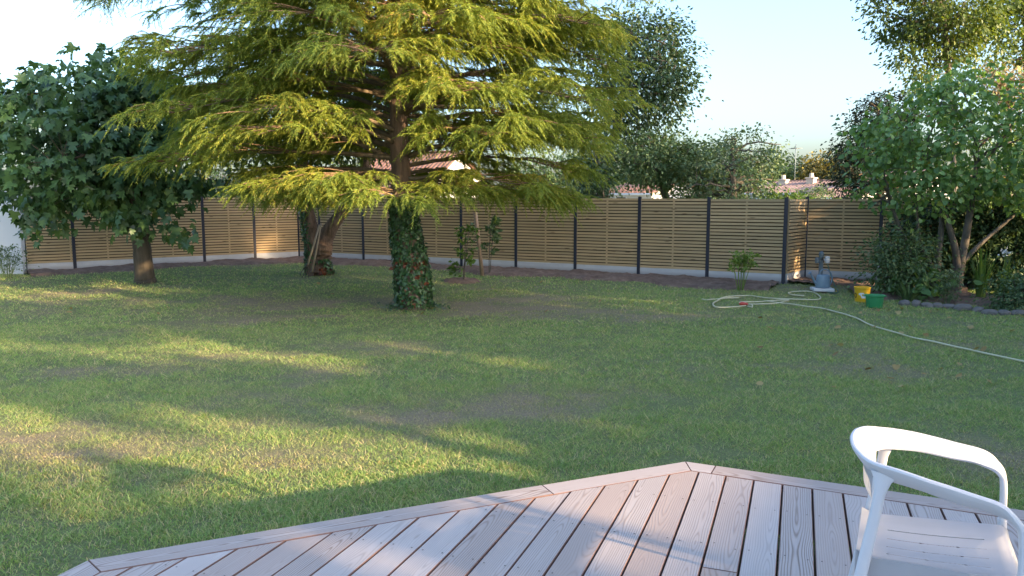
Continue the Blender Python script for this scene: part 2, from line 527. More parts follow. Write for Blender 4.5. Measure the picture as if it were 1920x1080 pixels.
# ------------------------------------------------------------------ leaf templates: x = length, y = width, z = normal
def fan(outline, centre):
    V = np.array([centre] + outline, float)
    n = len(outline)
    F = np.array([(0, i + 1, (i + 1) % n + 1) for i in range(n)])
    return V, F
T_DIAMOND = (np.array([(0, 0, 0), (0.45, 0.30, 0.08), (1, 0, -0.06), (0.45, -0.30, 0.08)], float), np.array([(0, 2, 1), (0, 3, 2)]))
T_LOBED = fan([(0, 0, 0), (-0.10, 0.30, .03), (0.18, 0.52, -.04), (0.30, 0.27, .05), (0.66, 0.44, -.03), (0.60, 0.17, .04), (1.0, 0, -.10),
               (0.60, -0.17, .04), (0.66, -0.44, -.03), (0.30, -0.27, .05), (0.18, -0.52, -.04), (-0.10, -0.30, .03)], (0.32, 0, -0.03))
T_HEART = fan([(0.04, 0, 0), (-0.06, 0.22, .06), (0.20, 0.46, .05), (0.62, 0.36, .02), (1.0, 0, -.10), (0.62, -0.36, .02), (0.20, -0.46, .05), (-0.06, -0.22, .06)], (0.34, 0, -0.05))
T_IVY = fan([(0, 0, 0), (0.05, 0.42, .02), (0.40, 0.30, .05), (1.0, 0, -.06), (0.40, -0.30, .05), (0.05, -0.42, .02)], (0.3, 0, 0.03))

def leaf_frames(D, N):
    D = unit(D)
    W = unit(np.cross(N, D))
    return D, W, np.cross(D, W)

def leaf_cloud(name, tpl, P, D, N, size, mat, parent=None, kind='stuff'):
    D, W, N = leaf_frames(D, N)
    tv, tf = tpl
    s = np.asarray(size, float)[:, None, None]
    V = P[:, None, :] + s * (tv[None, :, 0:1] * D[:, None, :] + tv[None, :, 1:2] * W[:, None, :] + tv[None, :, 2:3] * N[:, None, :])
    F = (tf[None] + (np.arange(len(P)) * len(tv))[:, None, None]).reshape(-1, 3)
    o = add_np(name, V.reshape(-1, 3), F, mat, parent)
    if kind:
        o['kind'] = kind
    return o

def leaf_parts(name, tpl, P, D, N, size, mat, parent):
    """single leaves as objects sharing one mesh"""
    D, W, N = leaf_frames(D, N)
    me = mesh_np(name, tpl[0], tpl[1], mat)
    for i in range(len(P)):
        o = bpy.data.objects.new(name, me)
        m = Matrix.Identity(4)
        for r_ in range(3):
            m[r_][0] = D[i, r_] * size[i]; m[r_][1] = W[i, r_] * size[i]; m[r_][2] = N[i, r_] * size[i]; m[r_][3] = P[i, r_]
        o.matrix_local = m
        link(o, parent)

def sample_blobs(rng, blobs, n, shell=0.55):
    w = np.array([b[6] if len(b) > 6 else b[3] * b[4] * b[5] for b in blobs], float)
    pick = rng.choice(len(blobs), n, p=w / w.sum())
    B = np.array([b[:6] for b in blobs], float)[pick]
    d = unit(rng.normal(size=(n, 3)))
    rad = rng.uniform(0, 1, n) ** (1 / 3)
    rad = np.where(rng.uniform(size=n) < shell, rng.uniform(0.8, 1.0, n), rad)
    return B[:, :3] + d * rad[:, None] * B[:, 3:6], d

def make_tree(name, label, category, base, trunks, blobs, n_clump, clump_r, per, tpl, size, leaf_m, bark_m, group=None, big=0,
              droop=0.35, seed=1, n_limb=9, limb_r=0.06, twig_r=0.012, flat=0.7, shell=0.55, foliage_name='foliage', flat_normals=0.6):
    """trunks: list of polylines [(x,y,z,r)...] relative to base; blobs relative to base"""
    rng = np.random.default_rng(seed)
    root = thing(name, label, category, base, 0, group)
    tp = []
    joints = []
    for tr in trunks:
        a = np.array(tr, float)
        if len(a) > 2:
            sp = spline(a, 6 * len(a))
        else:
            sp = np.array([a[0] + (a[1] - a[0]) * t for t in np.linspace(0, 1, 10)])
        wob = (rng.normal(size=(len(sp), 2)) * 0.035 * sp[:, 3:4])
        wob[0] = 0
        sp[:, :2] += wob
        tp.append((sp[:, :3], sp[:, 3]))
        joints.append(sp)
    if tp:
        V, F = tube_arrays(tp, 10)
        add_np('trunk', V, F, bark_m, root, smooth=True)
    C, d = sample_blobs(rng, blobs, n_clump, shell)
    limb = []
    nodes = [j[int(len(j) * 0.55):, :3] for j in joints]
    allj = np.concatenate(joints) if joints else np.zeros((1, 4))
    order = rng.permutation(n_clump)[:n_limb]
    for i in order:
        tgt = C[i]
        up = allj[allj[:, 2] > allj[:, 2].max() * 0.45]
        cand = up[up[:, 2] < tgt[2] + 0.4] if (up[:, 2] < tgt[2] + 0.4).any() else up
        dd = np.linalg.norm(cand[:, :3] - tgt, axis=1)
        st = cand[np.argmin(dd + rng.uniform(0, 0.5, len(dd)))]
        mid = (st[:3] + tgt) / 2 + np.array([0, 0, 0.16 * np.linalg.norm(tgt - st[:3])]) + rng.normal(size=3) * 0.12
        b = bez(st[:3], mid, tgt, 9)
        b[1:-1] += rng.normal(size=(7, 3)) * 0.03
        r0 = min(limb_r, st[3] * 0.7 + 0.005)
        limb.append((b, np.linspace(r0, twig_r * 1.1, 9)))
        nodes.append(b[3:])
    nodes = np.concatenate(nodes) if nodes else C
    twigs = []
    for i in range(n_clump):
        dd = np.linalg.norm(nodes - C[i], axis=1)
        s = nodes[np.argmin(dd)]
        mid = (s + C[i]) / 2 + np.array([0, 0, 0.1 * dd.min()])
        twigs.append((bez(s, mid, C[i], 4), np.linspace(twig_r, twig_r * 0.35, 4)))
    if limb:
        V, F = tube_arrays(limb, 6)
        add_np('limbs', V, F, bark_m, root, smooth=True)['kind'] = 'stuff'
    V, F = tube_arrays(twigs, 3, cap=False)
    add_np('twigs', V, F, bark_m, root)['kind'] = 'stuff'
    # leaves
    n = n_clump * per
    cid = np.repeat(np.arange(n_clump), per)
    cr = clump_r * rng.uniform(0.6, 1.35, n_clump)[cid]
    off = rng.normal(size=(n, 3)) * 0.5
    off[:, 2] *= flat
    P = C[cid] + off * cr[:, None]
    out = unit(off) + 0.5 * d[cid]
    D = unit(out + np.array([0, 0, -droop * 2]) + rng.normal(size=(n, 3)) * 0.5)
    N = unit(np.array([0, 0, flat_normals]) + 0.6 * unit(out) + rng.normal(size=(n, 3)) * 0.55)
    sz = size * rng.uniform(0.6, 1.25, n)
    if big:
        wp = P + np.array(base)
        score = sz / np.maximum(0.5, wp[:, 1]) - 0.0004 * (np.linalg.norm(P - C[cid], axis=1) < 0)
        # the leaves that show largest: those on the camera side of the crown
        front = np.argsort(wp[:, 1] - 4 * sz)[:big * 2]
        sel = rng.permutation(front)[:big]
        msk = np.zeros(n, bool); msk[sel] = True
        leaf_parts('leaf', tpl, P[msk], D[msk], N[msk], sz[msk], leaf_m, root)
        P, D, N, sz = P[~msk], D[~msk], N[~msk], sz[~msk]
    leaf_cloud(foliage_name, tpl, P, D, N, sz, leaf_m, root)
    return root

# ================================================================== GROUND
WORN = [(850, 770, .9), (500, 572, .8), (1000, 553, .9), (60, 810, .8), (330, 850, .6), (1290, 828, .5), (640, 592, .7), (930, 600, .5), (1240, 760, .4), (620, 880, .6), (150, 560, .4), (1010, 745, .7), (700, 800, .6), (780, 585, .9), (120, 880, .8), (450, 900, .7), (620, 840, .6), (250, 800, .5), (40, 960, .5), (1100, 640, .4), (400, 655, .5), (1500, 700, .35)]
WORN = [(*on_level(u, v)[:2], w) for u, v, w in WORN]
def dryness(x, y):
    d = .5 * vnoise(x * .45, y * .7, 31) + .3 * vnoise(x * 1.4, y * 2.0, 32) + .2 * vnoise(x * 4, y * 5, 33)
    d = (d - .56) * 3.4
    for wx, wy, w in WORN:
        r2 = ((x - wx) / (.13 * wy)) ** 2 + ((y - wy) / (.085 * wy)) ** 2
        d = d + w * 1.35 * np.exp(-r2) * np.clip(.5 * vnoise(x * 2.2, y * 3, 34) + .35 * vnoise(x * 7, y * 9, 35) + .35 * vnoise(x * 17, y * 19, 36) - .12, 0, 1)
    return np.clip(d, 0, 1)
def add_attr(ob, name, vals):
    a = ob.data.attributes.new(name, 'FLOAT', 'POINT')
    a.data.foreach_set('value', np.asarray(vals, dtype=np.float32))
A_DECK = 0.40
def ramp_axis(lo, hi, step, far, grow=1.35):
    a = list(np.arange(lo, hi + 1e-6, step))
    s = step
    while a[-1] < far:
        s *= grow; a.append(a[-1] + s)
    s = step
    while a[0] > -far:
        s *= grow; a.insert(0, a[0] - s)
    return np.array(a)
xs = ramp_axis(-16, 16, 0.2, 1500)
ys = ramp_axis(-2, 27, 0.2, 1500)
X, Y = np.meshgrid(xs, ys)
Z = ground_z(X, Y) + 0.05 * (vnoise(X * 0.5, Y * 0.5, 3) - 0.5) * (np.abs(X) < 20) * (Y > 4) * (Y < 28) + 0.02 * (vnoise(X * 2, Y * 2, 5) - 0.5) * (np.abs(X) < 20)
nx, ny = len(xs), len(ys)
i, j = np.meshgrid(np.arange(nx - 1), np.arange(ny - 1))
a = (j * nx + i).ravel()
F = np.stack([a, a + 1, a + nx + 1, a + nx], -1)
ground = add_np('ground', np.stack([X, Y, Z], -1).reshape(-1, 3), F, M['ground'], smooth=True)
tag(ground, kind='structure')
add_attr(ground, 'dry', dryness(X.ravel(), Y.ravel()))
def lawn_z(x, y):
    x = np.asarray(x, float); y = np.asarray(y, float)
    return ground_z(x, y) + 0.05 * (vnoise(x * 0.5, y * 0.5, 3) - 0.5) * (y > 4) + 0.02 * (vnoise(x * 2, y * 2, 5) - 0.5)

# ------------------------------------------------------------------ fence layout
def along(u, p, d):
    """point of the line p + t d seen in picture column u"""
    kx = (u - 960) / FOC
    # depth along the optical axis is y*cos(pitch)-(z-EYE)*sin(pitch): near the eye level take y*cos
    kx *= CP
    t = (kx * p[1] - p[0]) / (d[0] - kx * d[1])
    return np.array(p) + t * np.array(d)
P0 = np.array([6.03, 16.9])
back_dir = np.array([-0.884, 0.467])
back_posts = [along(u, P0, back_dir) for u in (1475, 1330, 1200, 1080, 968, 865, 770, 680, 598, 558)]
CORNER = back_posts[-1]
LEFT_END = np.array([-12.2, 19.2])
ld = (LEFT_END - CORNER)
left_posts = [CORNER] + [along(u, CORNER, ld) for u in (474, 378, 258, 132, 38)]
P1 = np.array([6.83, 17.9])
right_dir = np.array([0.884, -0.467])
P2 = along(1655, P1, right_dir)
right_posts = [P1, P2, P2 + 1.7 * right_dir, P2 + 3.4 * right_dir, P2 + 5.1 * right_dir]

# turned earth along the fence: a bed whose edge dips under the lawn
def bed(name, line, width, seed, mat=M['soil'], height=0.06, side=None):
    rng = np.random.default_rng(seed)
    line = np.array(line, float)
    seg = np.linalg.norm(np.diff(line, axis=0), axis=1)
    s = np.concatenate([[0], np.cumsum(seg)])
    t = np.arange(0, s[-1], 0.08)
    px = np.interp(t, s, line[:, 0]); py = np.interp(t, s, line[:, 1])
    dx = np.gradient(px); dy = np.gradient(py)
    nrm = np.stack([dy, -dx], -1)
    nrm /= np.linalg.norm(nrm, axis=1, keepdims=True)
    if side is not None:
        for q in range(len(nrm)):
            if nrm[q] @ (np.array(side) - np.array([px[q], py[q]])) < 0:
                nrm[q] *= -1
    w = np.linspace(-0.25, 1.0, 26)
    wid = width * (0.75 + 0.5 * vnoise(t * 0.9, t * 0, seed) + 0.25 * (vnoise(t * 4, t * 0 + 3, seed) - 0.5))
    X = px[:, None] + nrm[:, 0:1] * np.where(w > 0, w * wid[:, None], w)
    Y = py[:, None] + nrm[:, 1:2] * np.where(w > 0, w * wid[:, None], w)
    edge = smooth01((1 - w) / 0.35)[None, :]
    Z = lawn_z(X, Y) - 0.05 + edge * (height + 0.05) + (0.07 * (vnoise(X * 3, Y * 3, seed) - 0.4) + 0.05 * (vnoise(X * 9, Y * 9, seed + 1) - 0.5)) * (0.25 + 0.75 * edge)
    n, m = X.shape
    a = (np.arange(n - 1)[:, None] * m + np.arange(m - 1)[None, :]).ravel()
    F = np.stack([a, a + 1, a + m + 1, a + m], -1)
    return tag(add_np(name, np.stack([X, Y, Z], -1).reshape(-1, 3), F, mat, smooth=True), kind='structure')
bed('soil_bed', [left_posts[-1]] + list(reversed(left_posts[:-1])) , 1.45, 11, side=(0, 10))
bed('soil_bed', list(reversed(back_posts)), 1.5, 12, side=(0, 10))
bed('soil_bed', [P0 + np.array([0.05, 0.1]), P1 + np.array([0, -0.1]), P2, right_posts[2]], 1.15, 13, side=(7, 10))

# ================================================================== FENCE
SLATS, PITCH_S, SLAT_H, SLAT_T = 22, 0.0755, 0.0545, 0.020
BOARD_H = 0.22
slat_bm = bmesh.new()
box(slat_bm, (0, 0, 0), (1, SLAT_T, SLAT_H))
me_tmp = bpy.data.meshes.new('slat')
bmesh.ops.recalc_face_normals(slat_bm, faces=slat_bm.faces)
slat_bm.to_mesh(me_tmp); slat_bm.free()
me_tmp.materials.append(M['pine_wood'])
SLAT_ME = me_tmp
fr = np.random.default_rng(77)
def fence_run(label, pts, posts_mask=None, post_w=0.075, base_raise=0.0):
    pts = [np.array(p, float) for p in pts]
    root = thing('slat_fence', label, 'fence', (pts[0][0], pts[0][1], 0), 0)
    o0 = np.array([pts[0][0], pts[0][1], 0])
    post_me = None
    for q in range(len(pts)):
        if posts_mask and not posts_mask[q]:
            continue
        d = pts[min(q + 1, len(pts) - 1)] - pts[max(q - 1, 0)]
        rz = math.atan2(d[1], d[0])
        if post_me is None:
            bm = bmesh.new()
            box(bm, (0, 0, 0.0), (post_w, 0.07, 2.2), bevel=0.005)
            box(bm, (0, 0, 1.104), (post_w + 0.006, 0.076, 0.008))
            box(bm, (0, -0.039, 0.0), (0.018, 0.008, 2.18))
            po = finish('post', bm, M['post'], root)
            post_me = po.data
        else:
            po = link(bpy.data.objects.new('post', post_me), root)
        gz = float(ground_z(*pts[q]))
        po.location = (pts[q][0] - o0[0], pts[q][1] - o0[1], gz + BOARD_H + SLATS * PITCH_S + 0.03 - 1.108)
        po.rotation_euler = (0, 0, rz)
    for q in range(len(pts) - 1):
        a, b = pts[q], pts[q + 1]
        d = b - a
        L = np.linalg.norm(d)
        rz = math.atan2(d[1], d[0])
        c = (a + b) / 2 - o0[:2]
        ln = L - post_w - 0.006
        nrm = np.array([-d[1], d[0]]) / L
        if nrm @ (-a) < 0:
            nrm = -nrm                         # points to the lawn
        gz = float(ground_z(*((a + b) / 2)))
        bm = bmesh.new()
        box(bm, (0, 0, 0), (ln, 0.045, 0.42), bevel=0.004)
        cb = finish('concrete_board', bm, M['concrete'], root)
        cb.location = (c[0], c[1], gz + BOARD_H - 0.21)
        cb.rotation_euler = (0, 0, rz)
        for s_ in range(SLATS):
            o = link(bpy.data.objects.new('slat', SLAT_ME), root)
            jig = fr.normal(0, 0.0012)
            o.location = (c[0] + nrm[0] * 0.012, c[1] + nrm[1] * 0.012, gz + BOARD_H + 0.005 + SLAT_H / 2 + s_ * PITCH_S + jig)
            o.rotation_euler = (0, fr.normal(0, 0.0012), rz)
            o.scale = (ln, 1, 1)
        # rear layer of slats that closes the gaps, and the upright battens between the layers
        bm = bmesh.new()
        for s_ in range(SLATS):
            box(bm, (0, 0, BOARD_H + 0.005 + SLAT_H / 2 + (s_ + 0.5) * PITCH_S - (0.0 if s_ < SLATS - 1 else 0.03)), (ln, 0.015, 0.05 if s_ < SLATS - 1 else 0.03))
        rs = finish('rear_slats', bm, M['gap_shade'], root)
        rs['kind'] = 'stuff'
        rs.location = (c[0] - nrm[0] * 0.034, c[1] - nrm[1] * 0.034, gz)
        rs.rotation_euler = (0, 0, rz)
        bmesh_b = bmesh.new()
        for xx in ((0.0,) if ln > 1.2 else (-ln / 2 + 0.03,)):
            box(bmesh_b, (xx, 0, BOARD_H + SLATS * PITCH_S / 2), (0.04, 0.022, SLATS * PITCH_S - 0.01))
        bt = finish('battens', bmesh_b, M['pine_wood'], root)
        bt['kind'] = 'stuff'
        bt.location = (c[0] - nrm[0] * 0.0125, c[1] - nrm[1] * 0.0125, gz)
        bt.rotation_euler = (0, 0, rz)
    return root
fence_run('long pine slat fence with dark posts running behind the ivy covered cedar', back_posts)
fence_run('pine slat fence with dark posts behind the broad leaved tree on the left', left_posts, posts_mask=[False, True, True, True, True, True])
fence_run('short sunlit return of slat fence turning back beside the watering can', [P0 + np.array([0.02, 0.03]), P1], posts_mask=[False, False])
fence_run('pine slat fence behind the watering can and the planted bed', right_posts)

# ------------------------------------------------------------------ white building at the left edge
we = at_depth(33, 400, 19.0)
root = thing('white_outbuilding', 'white rendered wall of an outbuilding beside the left fence end', 'building', (we[0] - 2.0, 19.2, 0))
bm = bmesh.new()
box(bm, (0, 0, 1.16), (4.0, 0.3, 2.36), bevel=0.01)
finish('wall', bm, M['white_wall'], root)
bm = bmesh.new()
box(bm, (0, 0, 2.385), (4.06, 0.36, 0.09), bevel=0.01)
finish('coping', bm, M['white_wall'], root)

# ================================================================== DECK
A = on_level(1285, 865, A_DECK)[:2]
B = on_level(165, 1050, A_DECK)[:2]
Bn = on_level(105, 1080, A_DECK)[:2]
Dn = on_level(1920, 957, A_DECK)[:2]
Cc = B + (Bn - B) / np.linalg.norm(Bn - B) * 6.0
Dd = A + (Dn - A) / np.linalg.norm(Dn - A) * 6.5
Bx = np.array([-3.5, -2.6]); Dx = Dd + np.array([-2.0, -4.6])
poly = [Dd, A, B, Cc, Dx]      # counter-clockwise seen from above
def offset_inner(poly, w, edges):
    """move the given edges inwards by w"""
    n = len(poly)
    lines = []
    for q in range(n):
        a, b = poly[q], poly[(q + 1) % n]
        d = (b - a) / np.linalg.norm(b - a)
        nr = np.array([-d[1], d[0]])
        off = w if q in edges else 0.0
        lines.append((a + nr * off, d))
    out = []
    for q in range(n):
        (p1, d1), (p2, d2) = lines[q - 1], lines[q]
        mtx = np.array([[d1[0], -d2[0]], [d1[1], -d2[1]]])
        t = np.linalg.solve(mtx, p2 - p1)
        out.append(p1 + d1 * t[0])
    return out
area = sum(poly[q][0] * poly[(q + 1) % 5][1] - poly[(q + 1) % 5][0] * poly[q][1] for q in range(5))
if area < 0:
    poly = poly[::-1]
EDGES = []
for q in range(5):
    a, b = poly[q], poly[(q + 1) % 5]
    for (m_, n_) in ((A, Dd), (A, B), (B, Cc)):
        if (np.allclose(a, m_) and np.allclose(b, n_)) or (np.allclose(a, n_) and np.allclose(b, m_)):
            EDGES.append(q)
BW = 0.142
inner = offset_inner(poly, BW + 0.004, EDGES)
edge_in = offset_inner(poly, BW, EDGES)
def clip(poly, p, nr):
    """keep the side where (x-p).nr >= 0"""
    out = []
    for q in range(len(poly)):
        a, b = poly[q], poly[(q + 1) % len(poly)]
        da, db = (a - p) @ nr, (b - p) @ nr
        if da >= 0:
            out.append(a)
        if da * db < 0:
            out.append(a + (b - a) * da / (da - db))
    return out
deck = thing('wooden_deck', 'weathered grey pink larch deck with angled mitred edge boards', 'deck', (0, 0, 0))
def board(name, pl, ang, z_top, parent, thick=0.027, bev=0.003):
    """prism of plan polygon pl, local x along ang"""
    c = sum(pl) / len(pl)
    ca, sa = math.cos(ang), math.sin(ang)
    loc = [np.array([(v - c) @ np.array([ca, sa]), (v - c) @ np.array([-sa, ca])]) for v in pl]
    n = len(loc)
    cen = sum(loc) / n
    # inset top for a worn arris
    ins = []
    for q in range(n):
        a, b, d = loc[q - 1], loc[q], loc[(q + 1) % n]
        e1 = (b - a) / (np.linalg.norm(b - a) + 1e-9); e2 = (d - b) / (np.linalg.norm(d - b) + 1e-9)
        n1 = np.array([-e1[1], e1[0]]); n2 = np.array([-e2[1], e2[0]])
        bis = (n1 + n2); ln = max(0.35, (bis @ bis) / 2)
        ins.append(b + bis / ln * bev if ((bis @ bis) > 1e-6) else b)
    V = [(*p_, -thick) for p_ in loc] + [(*p_, -bev) for p_ in loc] + [(*p_, 0.0) for p_ in ins]
    me = bpy.data.meshes.new(name)
    faces = [tuple(range(2 * n, 3 * n)), tuple(reversed(range(n)))]
    mi = [0, 1]
    for q in range(n):
        r_ = (q + 1) % n
        faces.append((q, r_, n + r_, n + q)); mi.append(1)
        faces.append((n + q, n + r_, 2 * n + r_, 2 * n + q)); mi.append(1)
    me.from_pydata(V, [], faces)
    me.materials.append(M['deck']); me.materials.append(M['deck_side'])
    me.polygons.foreach_set("material_index", mi)
    o = bpy.data.objects.new(name, me)
    o.location = (c[0], c[1], z_top)
    o.rotation_euler = (0, 0, ang)
    return link(o, parent)
def ccw(pl):
    a = sum(pl[q][0] * pl[(q + 1) % len(pl)][1] - pl[(q + 1) % len(pl)][0] * pl[q][1] for q in range(len(pl)))
    return pl if a > 0 else pl[::-1]
bd = np.array([math.sin(R(20.5)), math.cos(R(20.5))])       # board direction
bn = np.array([bd[1], -bd[0]])                              # across, to the right
ang_b = math.atan2(bd[1], bd[0])
ref = on_level(1456, 1079, A_DECK)[:2]
dr = np.random.default_rng(5)
screws = []
split_c = on_level(1330, 1065, A_DECK)[:2]
for q in range(-32, 24):
    lo = ref + bn * (q * 0.150 + 0.0035)
    hi = ref + bn * (q * 0.150 + 0.1465)
    pl = clip(clip(list(inner), lo, bn), hi, -bn)
    if len(pl) < 3:
        continue
    pcs = [pl]
    mid = (lo + hi) / 2
    s_split = None
    if abs((split_c - mid) @ bn) < 0.075:
        s_split = (split_c - mid) @ bd
    elif q % 3 == 0:
        s_split = dr.uniform(-3.0, -1.6)
    if s_split is not None:
        cp = mid + bd * s_split
        pcs = [clip(pl, cp + bd * 0.001, bd), clip(pl, cp - bd * 0.001, -bd)]
    for pc in pcs:
        if len(pc) >= 3:
            ar = abs(sum(pc[z_][0] * pc[(z_ + 1) % len(pc)][1] - pc[(z_ + 1) % len(pc)][0] * pc[z_][1] for z_ in range(len(pc)))) / 2
            if ar < 0.002:
                continue
            board('plank', ccw([np.array(v) for v in pc]), ang_b, A_DECK + dr.normal(0, 0.0008), deck)
    # screws: pairs over the joists
    for sj in np.arange(-6, 5, 0.5):
        for off in (0.025, 0.118):
            pt = ref + bn * (q * 0.150 + 0.0035 + off) + bd * (sj + 0.19 + 0.008 * dr.normal())
            if all(((pt - inner[z_]) @ np.array([-(inner[(z_ + 1) % 5] - inner[z_])[1], (inner[(z_ + 1) % 5] - inner[z_])[0]])) > 0.01 for z_ in range(5)):
                screws.append(pt)
# mitred edge boards
def edge_board(pa, pb, ia, ib, cuts):
    d = (pb - pa) / np.linalg.norm(pb - pa)
    base = ccw([pa, pb, ib, ia])
    ts = [-9] + cuts + [99]
    for q in range(len(ts) - 1):
        pc = base
        if ts[q] > -9:
            pc = clip(pc, pa + d * (ts[q] + 0.001), d)
        if ts[q + 1] < 99:
            pc = clip(pc, pa + d * (ts[q + 1] - 0.001), -d)
        board('edge_board', pc, math.atan2(d[1], d[0]), A_DECK + 0.001 * q, deck)
def idx_of(p):
    return [z_ for z_ in range(5) if np.allclose(poly[z_], p)][0]
iA, iB, iC, iD = idx_of(A), idx_of(B), idx_of(Cc), idx_of(Dd)
sh = 0.0007
cutR = np.linalg.norm(on_level(1342, 873, A_DECK)[:2] - A)
cutL = np.linalg.norm(on_level(1016, 909, A_DECK)[:2] - A)
def shrink(p, q, s=sh):
    return p + (q - p) / np.linalg.norm(q - p) * s
edge_board(shrink(A, Dd), Dd, shrink(edge_in[iA], edge_in[iD]), edge_in[iD], [cutR, cutR + 3.2])
edge_board(shrink(A, B), shrink(B, A), shrink(edge_in[iA], edge_in[iB]), shrink(edge_in[iB], edge_in[iA]), [cutL])
edge_board(shrink(B, Cc), Cc, shrink(edge_in[iB], edge_in[iC]), edge_in[iC], [2.5])
# fascia under the edge boards and joists below
for pa, pb in ((A, Dd), (A, B), (B, Cc)):
    d = (pb - pa); L = np.linalg.norm(d); d = d / L
    c = (pa + pb) / 2
    nr = np.array([-d[1], d[0]])
    if nr @ (np.array([0.5, 1.0]) - c) < 0:
        nr = -nr
    bm = bmesh.new()
    box(bm, (0, 0, 0), (L - 0.06, 0.024, 0.30))
    fo = finish('fascia_board', bm, M['deck'], deck)
    fo.location = (c[0] + nr[0] * 0.03, c[1] + nr[1] * 0.03, A_DECK - 0.03 - 0.15)
    fo.rotation_euler = (0, 0, math.atan2(d[1], d[0]))
bm = bmesh.new()
for pt in screws:
    if pt[1] > 1.5:
        bmesh.ops.create_circle(bm, cap_ends=True, radius=0.0042, segments=7, matrix=Matrix.Translation((pt[0], pt[1], A_DECK + 0.0030)))
so = finish('screw_heads', bm, M['screw'], deck)
so['kind'] = 'stuff'

# ================================================================== CHAIR
def sweep(bm, pts, wvec, half_w, half_t, sides=14, power=0.7, close=True):
    """band swept along pts; wvec = direction of the wide axis at each point"""
    P = np.array(pts, float)
    T = unit(np.gradient(P, axis=0))
    Wd = np.array(wvec, float)
    Wd = unit(Wd - T * (Wd * T).sum(1, keepdims=True))
    Nn = np.cross(T, Wd)
    ang = np.linspace(0, 2 * np.pi, sides, endpoint=False)
    cx = np.sign(np.cos(ang)) * np.abs(np.cos(ang)) ** power
    sx = np.sign(np.sin(ang)) * np.abs(np.sin(ang)) ** power
    rings = []
    for q in range(len(P)):
        rings.append([bm.verts.new(P[q] + Wd[q] * half_w[q] * cx[z_] + Nn[q] * half_t[q] * sx[z_]) for z_ in range(sides)])
    for q in range(len(P) - 1):
        for z_ in range(sides):
            bm.faces.new((rings[q][z_], rings[q][(z_ + 1) % sides], rings[q + 1][(z_ + 1) % sides], rings[q + 1][z_]))
    if close:
        bm.faces.new(rings[0][::-1]); bm.faces.new(rings[-1])

chair = thing('garden_chair', 'white plastic garden armchair standing on the larch deck', 'chair', (1.37, 2.46, A_DECK + 0.001), R(-27))
half = [(-0.200, 0, .700), (-0.188, .10, .697), (-0.145, .178, .690), (-0.03, .222, .680), (.09, .242, .660), (.180, .249, .645), (.236, .252, .606), (.250, .254, .55), (.254, .256, .43)]
hw = [(-.62, 0, .78), (-.55, .3, .75), (-.25, .65, .65), (0, .70, .72), (0, .58, .80), (0, .62, 0.75), (0, .9, 0.4), (0, 1, 0), (0, 1, 0)]
hs = [.050, .049, .045, .038, .033, .031, .029, .027, .026]
full = [(x, -y, z) for x, y, z in reversed(half[1:])] + half
fw = [(a_, -b_, -c_) if False else (a_, -b_, c_) for a_, b_, c_ in reversed(hw[1:])] + hw
fs = list(reversed(hs[1:])) + hs
sp = spline([(*p_, s_) for p_, s_ in zip(full, fs)], 96)
# wide axis: outward from the chair's middle and up
wv = []
for p_ in sp:
    # interpolate by nearest control point
    dd = np.array([np.linalg.norm(np.array(q_) - p_[:3]) for q_ in full])
    wgt = 1 / (dd + 0.02) ** 3
    wv.append((np.array(fw) * wgt[:, None]).sum(0) / wgt.sum())
bm = bmesh.new()
sweep(bm, sp[:, :3], wv, sp[:, 3], np.full(len(sp), 0.011))
finish('arm_rail', bm, M['plastic'], chair, smooth=True)
for sy in (-1, 1):
    # front leg below the rail
    pts = np.array([(.254, sy * .256, .432), (.258, sy * .260, .30), (.270, sy * .266, .15), (.282, sy * .273, 0.0)])
    bm = bmesh.new()
    s4 = spline(pts, 14)
    sweep(bm, s4, [(0, 1, 0)] * 14, np.linspace(.024, .020, 14), np.full(14, .014))
    finish('leg', bm, M['plastic'], chair, smooth=True)
    # rear support and leg
    pts = np.array([(-0.120, sy * .196, .685), (-0.130, sy * .202, .62), (-0.142, sy * .206, .53), (-0.158, sy * .214, .43), (-.19, sy * .232, .22), (-.225, sy * .25, 0.0)])
    bm = bmesh.new()
    s4 = spline(pts, 26)
    wid = np.interp(np.linspace(0, 1, 26), [0, .08, .2, .55, .8, 1], [.042, .026, .017, .018, .019, .019])
    sweep(bm, s4, [(1, 0, .2)] * 26, wid, np.full(26, .010))
    finish('leg', bm, M['plastic'], chair, smooth=True)
# back panel: curved shell with upright slots
bm = bmesh.new()
ycs = sorted(set([-.19, -.15, .15, .19] + [v + s_ * .005 for v in (-.09, -.03, .03, .09) for s_ in (-1, 1)] + [-.12, -.06, 0, .06, .12]))
zcs = list(np.linspace(.605, .700, 6))
gridv = {}
for a_, z in enumerate(zcs):
    for b_, y in enumerate(ycs):
        f_ = (z - .41) / .305
        gridv[a_, b_] = bm.verts.new((-.172 - .020 * f_ + 0.9 * y * y * (0.7 + 0.5 * f_), y * (0.98 + 0.03 * f_), z - 0.35 * y * y))
for a_ in range(len(zcs) - 1):
    for b_ in range(len(ycs) - 1):
        if abs(ycs[b_ + 1] - ycs[b_] - .010) < 1e-4 and 9 <= a_ <= 9:
            continue
        bm.faces.new((gridv[a_, b_], gridv[a_, b_ + 1], gridv[a_ + 1, b_ + 1], gridv[a_ + 1, b_]))
bmesh.ops.solidify(bm, geom=bm.faces[:], thickness=0.005)
finish('backrest', bm, M['plastic'], chair, smooth=False)
